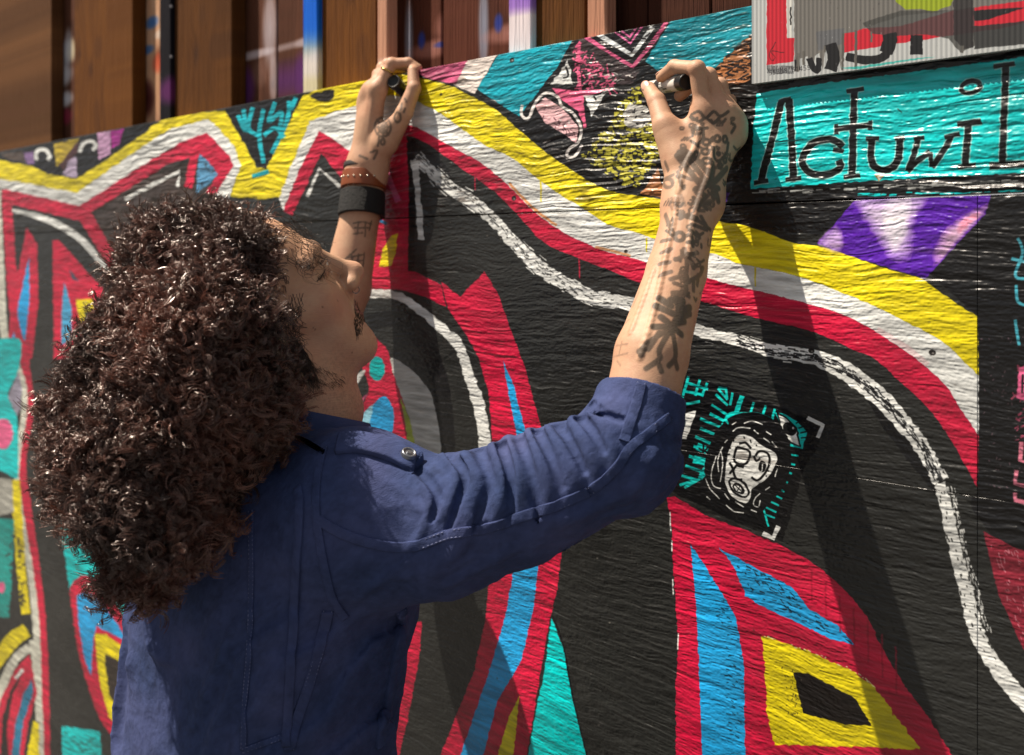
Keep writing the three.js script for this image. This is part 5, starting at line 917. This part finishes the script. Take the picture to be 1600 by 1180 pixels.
// trousers, shoes
const denim = new THREE.MeshStandardMaterial({ color: '#1d222c', roughness: 0.9 });
pIn('trousers', netMesh(trousersF, ...box3([hip, ...legs.flatMap((l) => [l.h, l.k, l.a])], 0.16), 0.009), denim);
for (const l of legs) pIn('shoe', netMesh(blend([cone(add(l.a, UP, -0.045), 0.044, add(add(l.a, bodyF, 0.15), UP, -0.052), 0.036), cone(add(l.a, UP, 0.02), 0.045, add(add(l.a, bodyF, 0.06), UP, -0.03), 0.04)], 0.03), ...box3([l.a, add(l.a, bodyF, 0.18)], 0.1), 0.007), new THREE.MeshStandardMaterial({ color: '#15151a', roughness: 0.6 }));

// ---- bands on the left wrist
function cuffBand(name, a, b, r0, r1, mat, label) {
  const A = new THREE.Vector3(...a), B = new THREE.Vector3(...b), L = A.distanceTo(B), g = new THREE.LatheGeometry([[r0 - 0.003, 0], [r0 + 0.0015, 0], [r0 + 0.003, 0.0015], [r1 + 0.003, L - 0.0015], [r1 + 0.0015, L], [r1 - 0.003, L]].map(([x, y]) => new THREE.Vector2(x, y)), 48);
  g.applyQuaternion(new THREE.Quaternion().setFromUnitVectors(new THREE.Vector3(0, 1, 0), B.clone().sub(A).normalize())); g.translate(...a);
  return pIn(name, g, mat, label);
}
cuffBand('wristband', P(564.5, 338, 1.5505), P(567, 300, 1.5590), 0.0326, 0.0311, new THREE.MeshStandardMaterial({ color: '#0d0d0e', roughness: 0.8, bumpMap: clothBump, bumpScale: 0.001 }), 'black cloth wristband');
const lb = cuffBand('leather_bracelet', P(567.5, 296, 1.5595), P(569.5, 270, 1.5645), 0.0315, 0.0305, new THREE.MeshStandardMaterial({ color: '#7a3a12', roughness: 0.45 }), 'brown leather bracelet with metal studs');
{ const gs = [], c = P(568.5, 283, 1.5620); for (let k = 0; k < 20; k++) for (const dy of [-0.006, 0.006]) { const a = k / 20 * 6.283; gs.push(new THREE.SphereGeometry(0.0019, 8, 6).translate(c[0] + Math.cos(a) * 0.0332, c[1] + dy, c[2] + Math.sin(a) * 0.0332)); } const g = mergeGeometries(gs); g.translate(-hip[0], 0, -hip[2]); part('stud', g, new THREE.MeshStandardMaterial({ color: '#d8cdb8', metalness: 1, roughness: 0.25 }), lb); }
cuffBand('cord_bracelet', P(570.3, 266, 1.5655), P(571.2, 257, 1.5670), 0.0307, 0.0297, new THREE.MeshStandardMaterial({ color: '#1c1210', roughness: 0.7 }), 'thin dark cord bracelet');
{ // ring on the left index finger
  const a = P(590, 140, 1.5385), b = P(612, 100, 1.5385), T = unit(sub(b, a)), g = new THREE.TorusGeometry(0.0103, 0.0016, 10, 28); g.applyQuaternion(new THREE.Quaternion().setFromUnitVectors(new THREE.Vector3(0, 0, 1), new THREE.Vector3(...T))); g.translate(...add(a, sub(b, a), 0.72));
  pIn('finger_ring', g, new THREE.MeshStandardMaterial({ color: '#c8a860', metalness: 1, roughness: 0.25 }));
}
// ---- marker in the right hand, its cap in the left
const lathe = (pts) => new THREE.LatheGeometry(pts.map(([x, y]) => new THREE.Vector2(x, y)), 32);
{
  const tip = wallPoint(wallAt(1001, 141)[0], wallAt(1001, 141)[1], 0.0004), end = P(1073, 128, 1.128), ax = unit(sub(end, tip)), L = Math.hypot(...sub(end, tip));
  const mk = new THREE.Group(); mk.name = numbered('marker_pen'); scene.add(mk); mk.position.set(...tip); mk.quaternion.setFromUnitVectors(new THREE.Vector3(0, 1, 0), new THREE.Vector3(...ax));
  tag(mk, 'black paint marker with white label, tip on the painted wall', 'marker');
  part('nib', lathe([[0, 0], [0.0022, 0.001], [0.0026, 0.009], [0.0048, 0.010], [0.006, 0.022]]), new THREE.MeshStandardMaterial({ color: '#101010', roughness: 0.8 }), mk);
  const c = canvas(512, 256), x = c.getContext('2d'); x.fillStyle = '#d2cfc8'; x.fillRect(0, 0, 512, 256); x.fillStyle = '#2a2624'; for (let i = 0; i < 5; i++) { x.fillRect(0, 8 + i * 44, 512, 12); } x.fillStyle = '#15110f'; for (let i = 0; i < 40; i++) x.fillRect(rnd() * 512, rnd() * 250, rr(4, 18), rr(3, 12)); x.fillStyle = '#6a2020'; x.fillRect(0, 200, 512, 20);
  part('barrel', lathe([[0.006, 0.022], [0.0082, 0.026], [0.0086, 0.03], [0.0086, L - 0.016], [0.0084, L - 0.014]]), new THREE.MeshStandardMaterial({ map: canvasTex(c), roughness: 0.35 }), mk);
  part('end_cap', lathe([[0.0086, L - 0.014], [0.0092, L - 0.0135], [0.0092, L - 0.001], [0.0086, L], [0.0072, L], [0.0066, L - 0.002], [0, L - 0.002]]), new THREE.MeshStandardMaterial({ color: '#0b0b0c', roughness: 0.4 }), mk);
}
{
  const mk = base('marker_pen', P(622, 134, 1.541)); mk.rotation.set(1.25, 0, 0.35);
  tag(mk, 'second black marker, its round end showing between thumb and finger at the wall top', 'marker');
  part('end_cap', lathe([[0.0086, 0.004], [0.0104, 0.005], [0.0108, 0.014], [0.0098, 0.016], [0.0086, 0.016], [0.0078, 0.012], [0, 0.012]]), new THREE.MeshStandardMaterial({ color: '#0a0a0b', roughness: 0.45 }), mk);
  part('barrel', lathe([[0, -0.028], [0.0085, -0.028], [0.0092, -0.026], [0.0092, 0.005], [0.008, 0.005]]), new THREE.MeshStandardMaterial({ color: '#101012', roughness: 0.4 }), mk);
}
{ // nails of the right hand that show
  for (const [a, b, r, o] of [[P(1026, 158, 1.152), P(1013, 138, 1.170), 0.0056, [-0.55, 0.3, 0.75]], [P(1054, 104, 1.145), P(1034, 120, 1.166), 0.0048, [-0.2, 0.9, 0.35]]]) {
    const T = unit(sub(b, a)), N = unit(add(o, T, -dot(o, T))), g = new THREE.SphereGeometry(1, 18, 12).scale(r, r * 1.45, 0.0016), M = new THREE.Matrix4().makeBasis(new THREE.Vector3(...cross(T, N)), new THREE.Vector3(...T), new THREE.Vector3(...N)); g.applyMatrix4(M); g.translate(...add(add(b, N, r === 0.0056 ? 0.0068 : 0.0054), T, -0.001));
    pIn('nail', g, new THREE.MeshPhysicalMaterial({ color: '#c99a86', roughness: 0.3 }));
  }
}
{ // thumb nail of the left hand
  const g = new THREE.SphereGeometry(1, 18, 12).scale(0.0056, 0.0078, 0.0018).rotateY(-0.5); g.translate(...add(P(643, 114, 1.535), [0.001, 0.001, 0.0082]));
  pIn('nail', g, new THREE.MeshPhysicalMaterial({ color: '#c99a86', roughness: 0.3 }));
}
// ---------------------------------------------------------------- hair: a dark core and thousands of curls
const hairBlobs = [[346, 402, 1.095, 0.0535], [296, 424, 1.11, 0.0635], [346, 492, 1.075, 0.04], [318, 500, 1.03, 0.0645], [264, 535, 1.08, 0.0815], [228, 640, 1.08, 0.0855], [308, 600, 1.025, 0.071], [388, 600, 1.055, 0.03], [242, 724, 1.02, 0.082], [196, 712, 1.06, 0.0675], [338, 668, 1.025, 0.036], [226, 826, 0.99, 0.046], [268, 772, 0.985, 0.033], [392, 660, 1.055, 0.02], [216, 876, 0.99, 0.022], [182, 800, 1.02, 0.0255], [392, 560, 1.045, 0.026]].map(([u, v, Z, r]) => ball(P(u, v, Z), r));
const hairSmooth = blend(hairBlobs, 0.03);
const hairF = (x, y, z) => { const d = hairSmooth(x, y, z); return d > 0.06 ? d : d - (noise3(x * 26, y * 26, z * 26) - 0.5) * 0.030 - (noise3(x * 70, y * 70, z * 70) - 0.5) * 0.012; };
const hairLo = [-0.66, CAMY - 0.42, -1.28], hairHi = [-0.13, CAMY + 0.12, -0.86];
pIn('hair', netMesh((x, y, z) => hairF(x, y, z) + 0.024, hairLo, hairHi, 0.006), new THREE.MeshStandardMaterial({ color: new THREE.Color().setRGB(0.065, 0.038, 0.031), roughness: 0.75 }), 'long dark brown tightly curled hair');
{
  const surf = netMesh(hairF, hairLo, hairHi, 0.008), p = surf.attributes.position, n = surf.attributes.normal, ix = surf.index.array, nt = ix.length / 3;
  const cum = new Float32Array(nt); let tot = 0; const va = new THREE.Vector3(), vb = new THREE.Vector3(), vc = new THREE.Vector3();
  for (let i = 0; i < nt; i++) { va.fromBufferAttribute(p, ix[i * 3]); vb.fromBufferAttribute(p, ix[i * 3 + 1]).sub(va); vc.fromBufferAttribute(p, ix[i * 3 + 2]).sub(va); tot += vb.cross(vc).length(); cum[i] = tot; }
  const pick = () => { const r = rnd() * tot; let a = 0, b = nt - 1; while (a < b) { const m = (a + b) >> 1; cum[m] < r ? a = m + 1 : b = m; } const k = ix[a * 3 + Math.floor(rnd() * 3)]; return [[p.getX(k), p.getY(k), p.getZ(k)], [n.getX(k), n.getY(k), n.getZ(k)]]; };
  // a lock: one or several ringlets, each a bundle of strands that mostly keep together
  const lock = (rings, strands, R0, R1, L0, L1, t0, t1, loose) => {
    const gs = [];
    for (let c = 0; c < rings; c++) {
      const R = rr(R0, R1), turns = rr(t0, t1), L = rr(L0, L1), ph = rr(0, 6.28), dx = rr(-0.008, 0.008), dz = rr(-0.008, 0.008), bend = rr(-0.5, 0.5) * L, bend2 = rr(-0.5, 0.5) * L;
      for (let s = 0; s < strands; s++) {
        const fly = rnd() < 0.2 ? 2.2 : 1, o = rr(-0.35, 0.35) * loose * fly, rs = R * (1 + rr(-0.22, 0.22) * fly), ox = rr(-1, 1) * 0.0011 * fly, oz = rr(-1, 1) * 0.0011 * fly, N = Math.round(9 * turns + 4), pts = [], oy = rr(-0.0016, 0.0016) * fly;
        for (let i = 0; i <= N; i++) { const t = i / N, a = ph + o + t * turns * 6.283, g = rs * (0.3 + 0.7 * Math.sin(Math.min(1, t * 1.7) * 1.57)) * (1 - 0.25 * t); pts.push([dx * t + ox + bend * t * t + Math.cos(a) * g, -L * t + oy, dz * t + oz + bend2 * t * t + Math.sin(a) * g]); }
        gs.push(tubeGeo(pts, (t) => 0.00040 * (1 - 0.5 * t), 3, false));
      }
    }
    return mergeGeometries(gs);
  };
  const mat = new THREE.MeshPhysicalMaterial({ color: '#ffffff', roughness: 0.25, specularIntensity: 1, ior: 1.85, specularColor: new THREE.Color('#fff2ea') });
  const KINDS = [[2, 9, 0.0062, 0.0092, 0.034, 0.052, 1.7, 2.6, 0.8, 700], [2, 8, 0.0045, 0.0066, 0.028, 0.044, 2, 3.2, 0.9, 1300], [3, 6, 0.0028, 0.0046, 0.020, 0.034, 2, 3.6, 1, 2400], [3, 5, 0.0022, 0.0036, 0.014, 0.026, 1.8, 3.4, 1.3, 2600], [4, 3, 0.003, 0.008, 0.018, 0.036, 0.7, 1.8, 2.5, 1500]], kinds = KINDS.length, M = new THREE.Matrix4(), Q = new THREE.Quaternion(), S = new THREE.Vector3(), V = new THREE.Vector3(), Y = new THREE.Vector3(0, -1, 0), spin = new THREE.Quaternion(), col = new THREE.Color();
  for (let k = 0; k < kinds; k++) {
    const per = KINDS[k].pop();
    const im = new THREE.InstancedMesh(lock(...KINDS[k]), mat, per);
    im.name = 'hair_curls'; im.userData.kind = 'stuff'; im.castShadow = im.receiveShadow = true;
    for (let i = 0; i < per; i++) {
      let q, N; let low; do { [q, N] = pick(); low = sstep(CAMY + 0.02, CAMY - 0.2, q[1]); } while ((headF(...q) < 0.004 && dot(sub(q, HO), hF) > 0.045) || (k < 2 && rnd() > 0.3 + 0.7 * low) || (k === 3 && rnd() < 0.5 * low));
      const depth = rnd() < 0.45 ? rr(-0.002, 0.004) : rr(0.002, 0.017), dir = unit(add(add(N.map((v) => v * 0.75), UP, k < 2 ? -0.9 : -0.45), [rr(-1, 1), rr(-1, 1), rr(-1, 1)], k < 2 ? 0.6 : 0.75)), s = rr(0.75, 1.3);
      Q.setFromUnitVectors(Y, V.set(...dir)); spin.setFromAxisAngle(Y, rr(0, 6.283)); Q.multiply(spin);
      M.compose(V.set(...add(add(q, N, -depth - 0.019), [hip[0], 0, hip[2]], -1)), Q, S.set(s * (rnd() < 0.5 ? 1 : -1), s, s)); im.setMatrixAt(i, M);
      const w = noise3(q[0] * 14, q[1] * 14, q[2] * 14), red = clamp(0.25 + (w - 0.5) * 1.4 + rr(-0.25, 0.25), 0, 1), b = rr(0.75, 1.35);
      im.setColorAt(i, col.setRGB(lerp(0.062, 0.235, red) * b, lerp(0.036, 0.092, red) * b, lerp(0.030, 0.064, red) * b));
    }
    person.add(im);
  }
  // loose strands over the forehead, cheek, neck and outline
  const gs = [], wisp = (a, b, sag, n = 1, r = 0.0003, amp = 0.006, spread = 0.008) => { for (let k = 0; k < n; k++) { const A = add(P(...a), [rr(-1, 1), rr(-1, 1), rr(-1, 1)], spread), B = add(P(...b), [rr(-1, 1), rr(-1, 1), rr(-1, 1)], spread), ph = rr(0, 6), tw = rr(1.2, 3.2), pts = []; for (let i = 0; i <= 26; i++) { const t = i / 26, g = amp * Math.sin(Math.min(1, t * 1.4) * 1.57); pts.push([lerp(A[0], B[0], t) + Math.cos(ph + t * tw * 6.28) * g, lerp(A[1], B[1], t) + sag * Math.sin(t * 3.14) + Math.sin(ph + t * tw * 6.28) * g * 0.6, lerp(A[2], B[2], t) + Math.sin(ph + t * tw * 6.28) * g]); } gs.push(tubeGeo(pts, (t) => r * (1 - 0.6 * t), 4, false)); } };
  wisp([440, 345, 1.12], [502, 396, 1.135], 0.006, 26, 0.00028, 0.005, 0.012); wisp([450, 365, 1.11], [524, 428, 1.14], 0.010, 12, 0.00028, 0.006, 0.010); wisp([455, 400, 1.10], [490, 430, 1.115], -0.004, 12, 0.00026, 0.006, 0.012);
  wisp([448, 520, 1.07], [478, 592, 1.10], -0.004, 40, 0.00030, 0.004, 0.012); wisp([450, 580, 1.07], [470, 660, 1.10], -0.004, 36, 0.0003, 0.007, 0.014); wisp([460, 470, 1.085], [462, 540, 1.08], 0, 30, 0.0003, 0.006, 0.010);
  for (let i = 0; i < 420; i++) { const [q, N] = pick(), A = add(q, N, -0.018), D = unit(add(add(N, UP, -0.3), [rr(-1, 1), rr(-1, 1), rr(-1, 1)], 0.8)), L = rr(0.012, 0.03), tw = rr(0.5, 2), ph = rr(0, 6), R = rr(0.002, 0.006), S1 = unit(cross(D, [0.3, 0.8, 0.5])), S2 = cross(D, S1), pts = []; for (let k = 0; k <= 18; k++) { const t = k / 18, a = ph + t * tw * 6.28; pts.push(add(add(add(A, D, L * t), S1, Math.cos(a) * R * t), S2, Math.sin(a) * R * t)); } gs.push(tubeGeo(pts, (t) => 0.0003 * (1 - 0.6 * t), 3, false)); }
  pIn('loose_strands', mergeGeometries(gs), strandMat).userData.kind = 'stuff';
}
renderer.render(scene, camera);
